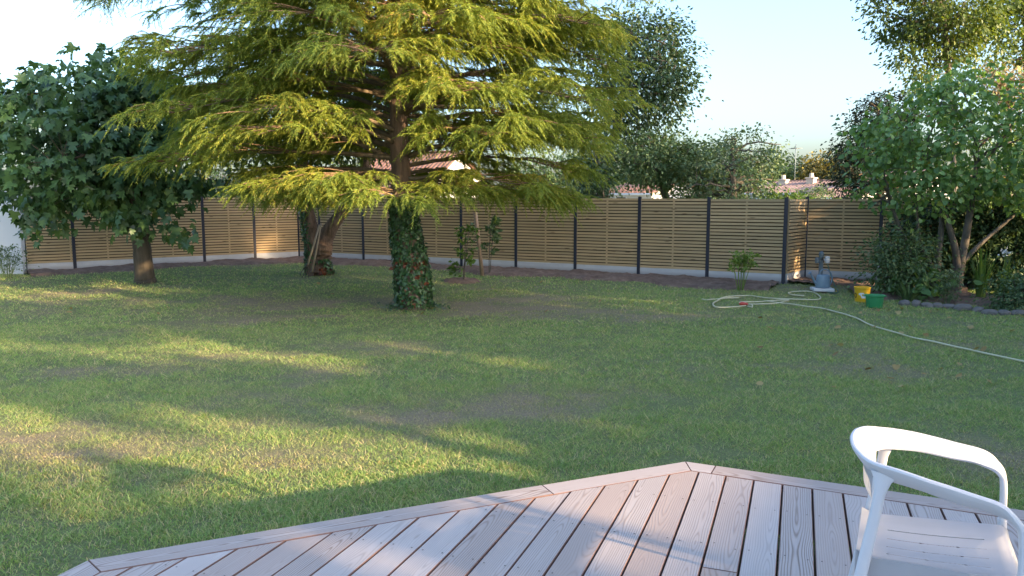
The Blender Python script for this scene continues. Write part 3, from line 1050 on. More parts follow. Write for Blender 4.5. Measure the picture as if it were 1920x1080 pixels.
# seat: dished shell with lengthwise slots and a skirt
bm = bmesh.new()
slot_y = (-.11, -.037, .037, .11)
ycs = sorted([-.225, -.222, -.215, -.20, -.175, -.15, -.10, -.05, 0, .05, .10, .15, .175, .20, .215, .222, .225] + [v + s_ * .0028 for v in slot_y for s_ in (-1, 1)])
xcs = list(np.linspace(-.19, .252, 16)) + [.265, .273, .277, .278]
gridv = {}
for a_, x in enumerate(xcs):
    for b_, y in enumerate(ycs):
        wsc = 0.90 + 0.12 * (x + .19) / .44
        z = .402 + 0.012 * (x / .2) - .020 * (1 - (y / .22) ** 2) * (1 - ((x - .0) / .3) ** 2)
        e = max(0, abs(y) - .19) / .035
        z += .018 * e * (1 - e) * 2 - 0.075 * max(0, e - 0.75) / 0.25
        if x > .253:
            z -= [0.006, .016, .035, .06][a_ - 16] * 1.0
        if x < -.15:
            z += .02 * ((-.15 - x) / .04)
        gridv[a_, b_] = bm.verts.new((x - 0.10 * abs(y) * max(0, x) , y * wsc, z))
for a_ in range(len(xcs) - 1):
    for b_ in range(len(ycs) - 1):
        if abs(ycs[b_ + 1] - ycs[b_] - .0056) < 1e-4 and 3 <= a_ <= 12:
            continue
        bm.faces.new((gridv[a_, b_], gridv[a_, b_ + 1], gridv[a_ + 1, b_ + 1], gridv[a_ + 1, b_]))
bmesh.ops.solidify(bm, geom=bm.faces[:], thickness=0.004)
finish('seat', bm, M['plastic'], chair, smooth=True)

# ================================================================== SMALL THINGS ON THE LAWN
def lathe(bm, prof, n=24, c=(0, 0, 0), sx=1.0, sy=1.0, mi=0, cap=False):
    rings = []
    for r_, z in prof:
        rings.append([bm.verts.new((c[0] + sx * r_ * math.cos(2 * math.pi * q / n), c[1] + sy * r_ * math.sin(2 * math.pi * q / n), c[2] + z)) for q in range(n)])
    for a_ in range(len(rings) - 1):
        for q in range(n):
            f = bm.faces.new((rings[a_][q], rings[a_][(q + 1) % n], rings[a_ + 1][(q + 1) % n], rings[a_ + 1][q]))
            f.material_index = mi
    f = bm.faces.new(rings[0][::-1]); f.material_index = mi
    if cap:
        f = bm.faces.new(rings[-1]); f.material_index = mi

def add_tube(name, pts, r, mat, parent=None, sides=8, smooth=True):
    pts = np.array(pts, float)
    rr = np.full(len(pts), r) if np.isscalar(r) else np.array(r)
    V, F = tube_arrays([(pts, rr)], sides)
    return add_np(name, V, F, mat, parent, smooth=smooth)

# white slab, watering can, tap column
pc = on_ground(1543, 549)
gz = float(lawn_z(pc[0], pc[1]))
bm = bmesh.new()
box(bm, (0, 0, 0), (0.40, 0.34, 0.06), bevel=0.008)
slab = finish('stone_slab', bm, M['slab'], loc=(pc[0], pc[1] + 0.05, gz + 0.06), rot=(0, 0, R(-8)))
tag(slab, 'small white slab under the watering can', 'paving slab')
can = thing('watering_can', 'blue grey watering can with long spout on the white slab', 'watering can', (pc[0] + 0.01, pc[1] + 0.05, gz + 0.0905), R(6))
bm = bmesh.new()
lathe(bm, [(0.105, 0), (0.132, 0.012), (0.138, 0.05), (0.130, 0.16), (0.118, 0.235), (0.108, 0.262), (0.100, 0.268), (0.092, 0.262), (0.095, 0.235)], 28, sx=1.1, sy=0.9)
lathe(bm, [(0.095, 0.236), (0.03, 0.240)], 28, sx=1.05, sy=0.85)
finish('body', bm, M['can'], can, smooth=True)
sp_ = spline([(-.11, 0, .07), (-.17, 0, .12), (-.235, 0, .23), (-.265, 0, .285)], 16)
add_tube('spout', sp_, np.linspace(.032, .014, 16), M['can'], can, 10)
rose = spline([(-.258, 0, .275), (-.285, 0, .305), (-.292, 0, .312)], 8)
add_tube('rose', rose, [.014, .018, .024, .030, .036, .039, .040, .038], M['can'], can, 12)
hd = spline([(-.08, 0, .262), (-.07, 0, .33), (.0, 0, .375), (.10, 0, .355), (.175, 0, .27), (.190, 0, .17), (.165, 0, .08), (.125, 0, .055)], 40)
add_tube('handle', hd, 0.0125, M['can'], can, 8)
pp = on_ground(1548, 541)
tap = thing('tap_column', 'grey green garden tap column standing behind the watering can', 'tap', (pp[0], pp[1] + 0.3, float(lawn_z(pp[0], pp[1] + .3))))
bm = bmesh.new()
box(bm, (0, 0, .33), (.075, .075, .70), bevel=.01)
box(bm, (0, 0, .02), (.16, .16, .05), bevel=.006)
lathe(bm, [(.050, .66), (.055, .70), (.045, .735), (.02, .75)], 14, cap=True)
finish('column', bm, M['pump'], tap)
add_tube('spigot', [(0, -.03, .58), (0, -.09, .585), (0, -.115, .565), (0, -.118, .52)], .014, M['iron'], tap)
bm = bmesh.new()
box(bm, (0, -.085, .62), (.09, .014, .014), bevel=.003); box(bm, (0, -.085, .60), (.014, .014, .05))
finish('tap_lever', bm, M['iron'], tap)
bm = bmesh.new()
box(bm, (.125, -.01, .57), (.10, .075, .15), bevel=.018)
box(bm, (.06, -.01, .57), (.05, .03, .03))
finish('timer_box', bm, M['slab'], tap)
bm = bmesh.new()
box(bm, (-.09, -.01, .56), (.085, .06, .12), bevel=.015)
finish('reel_bracket', bm, M['pump'], tap)
hg = [np.array([tap.location.x + .12, tap.location.y - .05, gz + .50]), np.array([tap.location.x + .16, tap.location.y - .12, gz + .3])]
for u, v in ((1566, 541), (1571, 547), (1569, 552), (1556, 552), (1549, 549)):
    p = on_ground(u, v); hg.append(np.array([p[0], p[1], float(lawn_z(p[0], p[1])) + .025]))
tag(add_tube('green_hose', spline(hg, 50), .011, M['hose_green']), 'short dark green hose hanging from the tap column', 'hose')

# buckets
pb = on_ground(1622, 569)
gz = float(lawn_z(pb[0], pb[1]))
bk = thing('yellow_bucket', 'yellow plastic bucket with a pale printed patch on the lawn', 'bucket', (pb[0], pb[1] + .14, gz + .005), R(-35))
bm = bmesh.new()
lathe(bm, [(.118, 0), (.122, .01), (.136, .24), (.146, .245), (.148, .275), (.142, .28), (.134, .275), (.130, .20), (.112, .02)], 30)
lathe(bm, [(.112, .021), (.01, .022)], 30)
finish('bucket_body', bm, M['yellow'], bk, smooth=True)
def patch(name, r_at, a0, a1, z0, z1, mat, parent, shape):
    """thin print lying on a bucket wall; shape(u,v) says where it is"""
    bm = bmesh.new()
    n, m = 26, 18
    vs = {}
    for q in range(n + 1):
        for z_ in range(m + 1):
            a_ = a0 + (a1 - a0) * q / n; z = z0 + (z1 - z0) * z_ / m
            r_ = r_at(z) + .0012
            vs[q, z_] = bm.verts.new((r_ * math.cos(a_), r_ * math.sin(a_), z))
    for q in range(n):
        for z_ in range(m):
            if shape((q + .5) / n * 2 - 1, (z_ + .5) / m * 2 - 1):
                bm.faces.new((vs[q, z_], vs[q + 1, z_], vs[q + 1, z_ + 1], vs[q, z_ + 1]))
    bmesh.ops.delete(bm, geom=[v for v in bm.verts if not v.link_faces], context='VERTS')
    return finish(name, bm, mat, parent)
r_b = lambda z: .122 + .014 * (z - .01) / .23
cam_a = math.atan2(-(pb[1] + .14), -pb[0]) - R(-35)
patch('printed_patch', r_b, cam_a - .55, cam_a + .75, .06, .19, M['label_white'], bk,
      lambda u, v: (abs(u + v * .3) < .42 and abs(v) < .8 and not (abs(u) < .12 and abs(v - .2) < .3)) or (u - .5) ** 2 + (v + .35) ** 2 < .16 or (u + .55) ** 2 + (v - .4) ** 2 < .09)
patch('printed_ring', r_b, cam_a - 1.25, cam_a - .75, .07, .17, M['black'], bk, lambda u, v: .35 < u * u + v * v < .95)
add_tube('bail', spline([(.146, 0, .262), (.12, .06, .283), (.0, .15, .288), (-.12, .06, .283), (-.146, 0, .262)], 24), .0035, M['iron'], bk, 6)
pg = on_ground(1645, 580)
gz = float(lawn_z(pg[0], pg[1]))
tub = thing('green_tub', 'low green plastic tub beside the yellow bucket', 'tub', (pg[0], pg[1] + .12, gz + .005), R(-10))
bm = bmesh.new()
lathe(bm, [(.125, 0), (.132, .01), (.150, .19), (.166, .195), (.170, .222), (.164, .226), (.154, .222), (.147, .16), (.126, .02)], 32, sx=1.0, sy=.8)
lathe(bm, [(.126, .021), (.01, .022)], 32, sx=1.0, sy=.8)
finish('tub_body', bm, M['green_tub'], tub, smooth=True)
bm = bmesh.new()
for sx_ in (-1, 1):
    box(bm, (sx_ * .172, 0, .205), (.03, .09, .014), bevel=.004)
finish('grip', bm, M['green_tub'], tub)

# cream garden hose with its red nozzle
hp = [(1372, 565), (1350, 566), (1322, 564), (1316, 562), (1348, 563), (1357, 558), (1400, 556), (1432, 562), (1480, 566), (1530, 564), (1537, 558), (1520, 551), (1488, 551), (1482, 554), (1500, 558)]
hp2 = [(1500, 558), (1525, 559), (1520, 566), (1480, 567), (1440, 570), (1400, 575), (1387, 571), (1402, 568), (1450, 572), (1500, 577), (1545, 586), (1580, 596), (1620, 609), (1650, 619), (1700, 634), (1745, 645), (1800, 658), (1850, 669), (1920, 683), (2010, 700)]
def lay(pts, n, lift):
    g = np.array([on_ground(u, v)[:2] for u, v in pts])
    s = spline(np.column_stack([g, np.zeros(len(g))]), n)
    s[:, 2] = lawn_z(s[:, 0], s[:, 1]) + lift + 0.012 * vnoise(np.arange(n) * .15, np.zeros(n), 4)
    return s
hose = thing('garden_hose', 'cream garden hose with red nozzle snaking over the lawn', 'hose', (0, 0, 0))
loop = [(1398, 576), (1345, 580), (1337, 572), (1345, 567), (1360, 560), (1400, 556), (1440, 561), (1490, 564), (1532, 564), (1537, 559), (1520, 551), (1490, 550), (1478, 552), (1486, 556), (1508, 558)]
tail = [(1316, 563), (1328, 565), (1345, 564), (1372, 562), (1385, 561)]
main = [(1402, 577), (1410, 579), (1408, 575), (1390, 572), (1388, 570), (1410, 569), (1450, 567), (1478, 566), (1463, 571), (1440, 574), (1405, 574)]
run = [(1440, 568), (1470, 573), (1515, 579), (1545, 584), (1580, 594), (1605, 602), (1640, 617), (1690, 631), (1745, 645), (1800, 657), (1850, 668), (1920, 683), (2010, 702)]
for pts_, n_ in ((loop, 130), (tail, 40), (main, 90), (run, 120)):
    add_tube('hose_length', lay(pts_, n_, .018), .0125, M['hose'], hose, 8)
pn = on_ground(1393, 574)
nz = lay([(1386, 575), (1391, 575), (1396, 575.5), (1402, 576)], 12, .045)
add_tube('nozzle', nz, [.016, .024, .030, .034, .036, .036, .034, .030, .028, .026, .022, .018], M['red'], hose, 10)

# tools leaning on the forked trunk
def lean_tool(name, label, cat, u0, v0, u1, v1, kind):
    a = on_ground(u0, v0 + 8)
    a[2] = float(lawn_z(a[0], a[1]))
    dtop = at_depth(u1, v1, on_ground(600, 514)[1] - 0.46)
    root = thing(name, label, cat, tuple(a))
    b = dtop - a
    ax = unit(b)
    start = ax * (0.33 if kind == 'fork' else 0.04)
    add_tube('handle', [start, (start + b) / 2 + np.array([.006, 0, 0]), b], .022, M['wood_handle'], root, 8)
    side = unit(np.cross(ax, np.array([0, 1.0, 0])))
    if kind == 'fork':
        add_tube('socket', [ax * .24, ax * .36], [.016, .021], M['iron'], root)
        for q in (-1.5, -.5, .5, 1.5):
            pts = [ax * .27, ax * .23 + side * q * .035, ax * .15 + side * q * .062, ax * .0 + side * q * .066 + np.array([0, -.03, 0])]
            add_tube('tine', spline(pts, 14), np.linspace(.012, .007, 14), M['iron'], root, 6)
    else:
        bm = bmesh.new()
        c0 = np.array([0, 0, .015])
        box(bm, (0, -.05, .05), (.13, .012, .10), bevel=.003)
        finish('blade', bm, M['iron'], root)
        add_tube('neck', [ax * .02, ax * .12], [.012, .016], M['iron'], root)
lean_tool('garden_fork', 'garden fork with grey handle leaning on the forked trunk', 'garden fork', 570, 512, 599, 421, 'fork')
lean_tool('garden_hoe', 'pale handled hoe leaning on the forked trunk beside the fork', 'hoe', 584, 509, 602, 419, 'hoe')

# white pole leaning at the end of the right fence panel
pq = on_ground(1643, 532)
pw = thing('white_pole', 'thin white pole leaning at the end of the fence panel', 'pole', (pq[0], pq[1], float(lawn_z(pq[0], pq[1]))))
top = at_depth(1652, 455, pq[1] + .15) - pq
add_tube('shaft', [(0, 0, 0.0), tuple(top)], .022, M['frame_white'], pw, 8)
add_tube('tip', [tuple(top * .985), tuple(top * 1.02)], .026, M['pump'], pw, 8)

# ================================================================== CEDAR
def sprays(P, D, L, rng, M_leaf=22, width=0.013, llen=0.085, droop=0.55):
    """feathery drooping sprays: returns V,F for single-triangle leaflets"""
    n = len(P)
    D = unit(D)
    t = (np.arange(M_leaf) + 0.5) / M_leaf
    dr_ = droop * rng.uniform(0.5, 1.4, n)
    g = np.array([0, 0, -1.0])
    base = P[:, None] + L[:, None, None] * (t[None, :, None] * D[:, None] + (dr_[:, None] * t[None] ** 2)[..., None] * g)
    tan = unit(D[:, None] + (2 * dr_[:, None] * t[None])[..., None] * g)
    side = unit(np.cross(tan, np.array([0, 0, 1.0]) + 0.25 * rng.normal(size=(n, 1, 3))))
    sg = np.where(np.arange(M_leaf) % 2 == 0, 1.0, -1.0)[None, :, None]
    ld = unit(tan * 0.75 + side * sg * rng.uniform(0.35, 0.9, (n, M_leaf, 1)) + g * rng.uniform(0.0, 0.5, (n, M_leaf, 1)) + 0.18 * rng.normal(size=(n, M_leaf, 3)))
    ll = llen * (1.15 - 0.65 * t)[None, :] * rng.uniform(0.6, 1.3, (n, M_leaf))
    wv_ = unit(np.cross(ld, rng.normal(size=(n, M_leaf, 3))))
    hw_ = width * rng.uniform(0.7, 1.3, (n, M_leaf, 1)) * 0.5
    a = base + wv_ * hw_; b = base - wv_ * hw_; c = base + ld * ll[..., None]
    V = np.stack([a, b, c], axis=2).reshape(-1, 3)
    F = np.arange(len(V)).reshape(-1, 3)
    # midrib of each spray
    ra = P; rb = P + L[:, None] * (0.5 * D + (dr_ * 0.25)[:, None] * g); rc = P + L[:, None] * (1.02 * D + (dr_ * 1.04)[:, None] * g)
    wd = unit(np.cross(D, rng.normal(size=(n, 3)))) * width * 0.45
    RV = np.stack([ra + wd, ra - wd, rb, rb + wd * .7, rb - wd * .7, rc], axis=1).reshape(-1, 3)
    RF = (np.array([[0, 1, 2], [3, 4, 5]])[None] + (np.arange(n) * 6)[:, None, None]).reshape(-1, 3) + len(V)
    return np.concatenate([V, RV]), np.concatenate([F, RF])

rng = np.random.default_rng(2024)
cb = on_ground(778, 577)
cb[2] = float(lawn_z(cb[0], cb[1]))
cedar = thing('cedar_tree', 'large cedar with layered drooping sprays and an ivy clad lower trunk', 'tree', tuple(cb))
pix = 0.00942
tr = np.array([(0.0, 0, -0.1, .34), (-.01, 0, .12, .285), (-.03, 0, .6, .265), (-.10, .02, 1.1, .235), (-.17, .04, 1.6, .205), (-.21, .06, 2.2, .175), (-.24, .08, 2.9, .160), (-.25, .08, 3.8, .14), (-.24, .1, 5, .115), (-.2, .1, 7, .08), (-.15, .1, 9.5, .03)])
sp = spline(tr, 60)
sp[5:, :2] += rng.normal(size=(55, 2)) * .006
V, F = tube_arrays([(sp[:, :3], sp[:, 3])], 18)
add_np('trunk', V, F, M['bark_brown'], cedar, smooth=True)
def trunk_at(z):
    return np.array([np.interp(z, sp[:, 2], sp[:, q]) for q in (0, 1)] + [z]), np.interp(z, sp[:, 2], sp[:, 3])
limbs, twigs = [], []
SP_P, SP_D, SP_L = [], [], []
z = 2.08
tier = 0
while z < 9.0:
    nb = 9 if z < 6 else 6
    for q in range(nb):
        az = 2 * math.pi * (q + 0.37 * tier) / nb + rng.normal(0, .16)
        zz = z + rng.uniform(-.14, .14)
        ca, sa = math.cos(az), math.sin(az)
        base_L = 4.3 - 0.65 * ca
        if zz < 2.35:
            base_L *= 0.74
        if zz > 5.6:
            base_L *= max(0.12, 1 - (zz - 5.6) / 4.2)
        if sa < -.55:
            base_L *= 0.76
            if 2.45 < zz < 3.45 and abs(ca) < .42:
                continue                         # bare stretch of trunk facing the terrace
        if ca < -.45 and sa < .3:
            base_L *= .80
        Lb = base_L * rng.uniform(.78, 1.06)
        o, r0 = trunk_at(zz)
        dirv = np.array([ca, sa, 0])
        rise = rng.uniform(.04, .24) * Lb * (0.6 if zz < 2.4 else 1.0)
        if zz < 2.6 and sa < -.45:
            rise *= .12
        b1 = o + dirv * Lb * .5 + np.array([0, 0, rise * 1.25])
        b2 = o + dirv * Lb + np.array([0, 0, rise * .55 - .10 * Lb * rng.uniform(.2, 1.0)])
        n_ = 16
        br = bez(o, b1, b2, n_)
        lat = np.array([-sa, ca, 0])
        br += lat * (np.sin(np.linspace(0, 3.0, n_) + rng.uniform(0, 6)) * .06 * Lb * np.linspace(0, 1, n_))[:, None] * .6
        br[1:, 2] += np.cumsum(rng.normal(0, .012, n_ - 1))
        limbs.append((br, np.linspace(min(r0 * .32, .018 + .008 * Lb), .006, n_)))
        nsec = int(7 + Lb * 4.3)
        for s_ in range(nsec):
            f = rng.uniform(.15 if sa < .1 else .26, 1.0) ** .85
            fi = f * (n_ - 1)
            i0 = int(min(fi, n_ - 2))
            p = br[i0] + (br[i0 + 1] - br[i0]) * (fi - i0)
            sd = 1 if s_ % 2 else -1
            ls = (0.42 + 1.05 * (1 - abs(f - .45) * 1.1)) * rng.uniform(.6, 1.15) * min(1, .35 + Lb / 5)
            fwd = rng.uniform(.45, 1.1)
            dv = unit(dirv * fwd + lat * sd * rng.uniform(.5, 1.0) + np.array([0, 0, rng.uniform(-.05, .22)]))
            e = p + dv * ls + np.array([0, 0, -.16 * ls])
            tw = bez(p, p + dv * ls * .55 + np.array([0, 0, .04]), e, 6)
            twigs.append((tw, np.linspace(.0115, .004, 6)))
            ns = int(4 + ls * 9)
            for m_ in range(ns):
                ft = rng.uniform(.40, 1.0)
                pt = tw[0] * (1 - ft) ** 2 + 2 * ft * (1 - ft) * (p + dv * ls * .55 + np.array([0, 0, .04])) + ft * ft * e
                sl = np.array([-dv[1], dv[0], 0]) * (1 if m_ % 2 else -1)
                dd = dv * rng.uniform(.4, 1.0) + sl * rng.uniform(.15, .9) + np.array([0, 0, rng.uniform(-.35, .25)])
                SP_P.append(pt); SP_D.append(dd); SP_L.append(rng.uniform(.18, .44))
        # the leading tip
        for m_ in range(7):
            SP_P.append(br[-1 - m_ // 3]); SP_D.append(dirv + rng.normal(size=3) * .4); SP_L.append(rng.uniform(.3, .5))
    z += .33 if z < 6 else .5
    tier += 1
V, F = tube_arrays(limbs, 7)
o = add_np('limbs', V, F, M['bark_pale'], cedar, smooth=True); o['kind'] = 'stuff'
V, F = tube_arrays(twigs, 3, cap=False)
o = add_np('twigs', V, F, M['twig'], cedar); o['kind'] = 'stuff'
SP_P = np.array(SP_P); SP_D = np.array(SP_D); SP_L = np.array(SP_L)
print("cedar sprays", len(SP_P))
V, F = sprays(SP_P, SP_D, SP_L, rng, 34, .0125, .088, .62)
o = add_np('foliage', V, F, M['cedar'], cedar); o['kind'] = 'stuff'

def ivy_on(parent, path, z0, z1, n, n_parts, rng, red_fn, facing=None, mat=M['ivy'], size=.085, base=(0, 0, 0)):
    zz = rng.uniform(z0, z1, n)
    az = rng.uniform(0, 2 * np.pi, n) if facing is None else rng.normal(facing[0], facing[1], n)
    cx = np.interp(zz, path[:, 2], path[:, 0]); cy = np.interp(zz, path[:, 2], path[:, 1]); rr = np.interp(zz, path[:, 2], path[:, 3])
    out = np.stack([np.cos(az), np.sin(az), np.zeros(n)], -1)
    lay_ = .012 + .055 * rng.uniform(0, 1, n) * (0.55 + .9 * vnoise(zz * 3, az * 1.5, 8))
    P = np.stack([cx, cy, zz], -1) + out * (rr + lay_)[:, None]
    Dn = unit(np.array([0, 0, -1.0]) + .5 * rng.normal(size=(n, 3)))
    N = unit(out + .4 * rng.normal(size=(n, 3)) + np.array([0, 0, .3]))
    sz = size * rng.uniform(.6, 1.3, n)
    red = red_fn(zz, az, rng)
    g = ~red
    cam = np.array([0, 0, EYE]) - np.array(base)
    fc = (out * unit(cam - P)).sum(1)
    idx = np.where(g)[0]
    order = idx[np.argsort(-fc[idx])]
    parts = order[:n_parts]
    if n_parts:
        leaf_parts('ivy_leaf', T_IVY, P[parts], Dn[parts], N[parts], sz[parts], mat, parent)
    rest = order[n_parts:]
    leaf_cloud('ivy', T_IVY, P[rest], Dn[rest], N[rest], sz[rest], mat, parent)
    if red.any():
        leaf_cloud('red_ivy', T_IVY, P[red], Dn[red], N[red], sz[red], M['ivy_red'], parent)
def cedar_red(z, a, rng):
    band = np.exp(-((z - .82) / .09) ** 2) * .40 + np.exp(-((z - .42) / .16) ** 2) * .14 + (z < .2) * .2
    return rng.uniform(size=len(z)) < band * (vnoise(a * 2.2, z * 3, 3) > .38) * (np.cos(a + 1.9) > -.2)
pth = np.column_stack([sp[:, :2], sp[:, 2], sp[:, 3]])
ivy_on(cedar, pth, .06, 1.95, 4300, 290, np.random.default_rng(8), cedar_red, size=.066, base=cb)
# ivy creeping out over the ground at the foot
rg = np.random.default_rng(18)
n_ = 260
a_ = rg.uniform(0, 2 * np.pi, n_); r_ = .27 + np.abs(rg.normal(0, .16, n_)) * (.5 + vnoise(a_ * 1.6, a_ * 0, 4))
P_ = np.stack([r_ * np.cos(a_), r_ * np.sin(a_), .02 + .10 * np.exp(-(r_ - .27) * 6) * rg.uniform(.2, 1, n_)], -1)
leaf_cloud('creeping_ivy', T_IVY, P_, np.stack([np.cos(a_), np.sin(a_), np.zeros(n_)], -1) + rg.normal(size=(n_, 3)) * .5, np.array([0, 0, 1.0]) + rg.normal(size=(n_, 3)) * .35, .062 * rg.uniform(.6, 1.2, n_), M['ivy'], cedar)
# ================================================================== FORKED TREE
fb = on_ground(600, 514)
fb[2] = float(lawn_z(fb[0], fb[1]))
q = 0.0133
forked = make_tree('forked_tree', 'old forked trunk with ivy on its left stem and tools leaning on it', 'tree', tuple(fb),
    [[(.04, 0, -.1, .36), (.04, 0, .08, .29), (.06, 0, .4, .25), (.10, 0, .75, .245), (.24, 0, 1.05, .19), (.50, .02, 1.42, .15), (.80, .05, 1.85, .135), (1.15, .1, 2.6, .12), (1.4, .1, 3.8, .08)],
     [(-.10, .05, -.1, .26), (-.12, .05, .4, .22), (-.16, .05, .9, .20), (-.25, .05, 1.4, .17), (-.32, .08, 2.1, .14), (-.38, .2, 3.4, .09)]],
    [(-.2, .5, 3.9, 2.5, 1.6, 1.3), (1.2, .5, 4.1, 1.8, 1.5, 1.2), (-1.5, .4, 3.2, 1.3, 1.2, .9), (0.4, .6, 3.3, 1.2, 1, .5)], 150, .55, 60, T_DIAMOND, .15, M['tree_dark'], M['bark_brown'], seed=21, n_limb=10)
fpath = spline(np.array([(-.10, .05, 0, .22), (-.12, .05, .4, .20), (-.16, .05, .9, .19), (-.25, .05, 1.4, .16), (-.32, .08, 2.1, .13)]), 30)
ivy_on(forked, fpath, .0, 2.2, 900, 0, np.random.default_rng(9), lambda z, a, r: np.zeros(len(z), bool), facing=(-2.75, .55), size=.062, base=fb)
fp2 = spline(np.array([(.04, 0, 0, .30), (.05, 0, .25, .26), (.08, 0, .7, .245)]), 12)
ivy_on(forked, fp2, .02, .42, 70, 0, np.random.default_rng(10), lambda z, a, r: (z < .2) & (a < -1.0), facing=(-.85, .4), size=.075, base=fb)

# ================================================================== BROAD LEAVED TREE, LEFT
mb = on_ground(272, 531)
mb[2] = float(lawn_z(mb[0], mb[1]))
make_tree('plane_tree', 'dark broad leaved tree with lobed leaves standing left of the cedar', 'tree', tuple(mb),
    [[(0, 0, -.1, .27), (0, 0, .12, .215), (-.02, 0, .7, .19), (-.04, 0, 1.3, .18), (-.1, .05, 2.0, .15), (-.2, .1, 3.0, .10), (-.3, .1, 4.2, .05)]],
    [(-1.15, -.1, 3.0, 2.15, 1.7, 1.35), (-1.7, 0, 2.25, 1.35, 1.2, 1.05), (.25, -.3, 2.25, 1.2, 1.1, .65), (-.9, 0, 4.1, 1.25, 1.1, .95), (-2.4, 0, 3.6, .9, .9, .75), (.5, -.1, 3.2, 1.3, 1.2, 1.3), (.65, -.7, 1.45, .65, .6, .45), (-1.5, -.5, 1.6, .75, .7, .42), (-.6, .2, 2.0, .9, .9, .5)],
    185, .48, 30, T_LOBED, .215, M['plane'], M['bark_plane'], big=295, droop=.75, seed=31, n_limb=12, limb_r=.07, shell=.75, flat_normals=.35)

# ================================================================== SAPLINGS AND STAKE
def stem_plant(name, label, cat, base, h, stems, tpl, size, n_leaf, leaf_m, bark_m, spread, seed, group=None, leaf_from=.25, stem_r=.012, lean=(0, 0), droop=.5, clumpy=True, leafname='foliage'):
    rng = np.random.default_rng(seed)
    root = thing(name, label, cat, tuple(base), 0, group)
    Ps, Ds = [], []
    paths = []
    for s_ in range(stems):
        a = rng.uniform(0, 2 * np.pi)
        e = np.array([math.cos(a) * spread * rng.uniform(.2, 1) + lean[0] * h, math.sin(a) * spread * rng.uniform(.2, 1) + lean[1] * h, h * rng.uniform(.75, 1.0)])
        b0 = np.array([math.cos(a), math.sin(a), 0]) * spread * .15 * (stems > 1)
        b0[2] = -.03
        pts = bez(b0, (b0 + e) / 2 + np.array([rng.normal(0, .03), rng.normal(0, .03), .1 * h]), e, 12)
        paths.append((pts, np.linspace(stem_r, stem_r * .35, 12)))
        nb = max(3, int(7 * h))
        for b_ in range(nb):
            f = rng.uniform(leaf_from, 1)
            p = pts[int(f * 11)]
            a2 = rng.uniform(0, 2 * np.pi)
            ln = spread * rng.uniform(.5, 1.2) * (1.25 - f * .7)
            tip = p + np.array([math.cos(a2) * ln, math.sin(a2) * ln, ln * rng.uniform(.0, .7)])
            tw = bez(p, (p + tip) / 2 + np.array([0, 0, ln * .15]), tip, 5)
            paths.append((tw, np.linspace(stem_r * .4, stem_r * .2, 5)))
            m_ = max(3, n_leaf // (stems * nb))
            ff = rng.uniform(.2, 1.05, m_)
            Ps.append(p + (tip - p) * ff[:, None] + rng.normal(size=(m_, 3)) * .02)
            Ds.append((tip - p) + rng.normal(size=(m_, 3)) * ln * .9 + np.array([0, 0, -ln * droop]))
    V, F = tube_arrays(paths, 5)
    o = add_np('stems', V, F, bark_m, root, smooth=True); o['kind'] = 'stuff'
    P = np.concatenate(Ps); D = np.concatenate(Ds)
    N = unit(np.array([0, 0, .8]) + rng.normal(size=P.shape) * .6)
    leaf_cloud(leafname, tpl, P, D, N, size * rng.uniform(.6, 1.25, len(P)), leaf_m, root)
    return root
def gp(u, v):
    p = on_ground(u, v)
    p[2] = float(lawn_z(p[0], p[1]))
    return p
stem_plant('sapling', 'slender young sapling in a bare soil ring near the ivy clad trunk', 'sapling', gp(866, 527), 1.5, 2, T_DIAMOND, .11, 330, M['bright'], M['bark_grey'], .30, 41, leaf_from=.15)
stem_plant('sapling', 'young sapling tied beside the leaning wooden stake', 'sapling', gp(917, 514), 1.6, 2, T_DIAMOND, .12, 280, M['tree_mid'], M['bark_grey'], .24, 42, leaf_from=.35, lean=(.05, 0))
st = gp(905, 516)
tp_ = at_depth(891, 398, st[1] + .05) - st
stk = thing('wooden_stake', 'leaning brown wooden stake between the two saplings', 'stake', tuple(st))
add_tube('shaft', [(0, 0, -.1), tuple(tp_ * .5), tuple(tp_)], .048, M['stake'], stk, 8)
add_tube('tie', [tuple(tp_ * .62 + np.array([.05 * math.cos(a_), .05 * math.sin(a_), 0])) for a_ in np.linspace(0, 6.3, 14)], .008, M['black'], stk, 6)
# soil ring round the sapling
s1 = gp(866, 527)
nn = 26
aa = np.linspace(0, 2 * np.pi, nn, endpoint=False)
rngr = np.random.default_rng(4)
Vr = [(s1[0], s1[1], s1[2] + .035)]
for r_, h_ in ((.2, .045), (.36, .05), (.47, -.03)):
    for a_ in aa:
        x_, y_ = s1[0] + r_ * math.cos(a_) * rngr.uniform(.9, 1.1), s1[1] + r_ * math.sin(a_) * rngr.uniform(.9, 1.1)
        Vr.append((x_, y_, float(lawn_z(x_, y_)) + h_ + rngr.normal(0, .008)))
Fr3 = np.array([(0, 1 + q_, 1 + (q_ + 1) % nn) for q_ in range(nn)])
Fr4 = np.array([(1 + k_ * nn + q_, 1 + (k_ + 1) * nn + q_, 1 + (k_ + 1) * nn + (q_ + 1) % nn, 1 + k_ * nn + (q_ + 1) % nn) for k_ in range(2) for q_ in range(nn)])
tag(add_np('soil_ring', np.array(Vr), [Fr3, Fr4], M['soil'], smooth=True), kind='structure')

stem_plant('leafy_plant', 'light green plant with upright stems in front of the fence', 'plant', gp(1388, 544), .82, 9, T_DIAMOND, .085, 420, M['pale_plant'], M['pale_plant'], .27, 43, leaf_from=.6, stem_r=.011, droop=.1)
stem_plant('weed_clump', 'pale tall weeds growing at the foot of the white wall', 'plant', gp(14, 521), .75, 22, T_DIAMOND, .06, 560, M['apple'], M['apple'], .42, 44, leaf_from=.2, stem_r=.006)
stem_plant('climbing_stem', 'thin dark climbing stem on the white wall', 'plant', gp(12, 512), 1.75, 1, T_DIAMOND, .06, 60, M['tree_dark'], M['bark_brown'], .06, 45, leaf_from=.05, stem_r=.008)

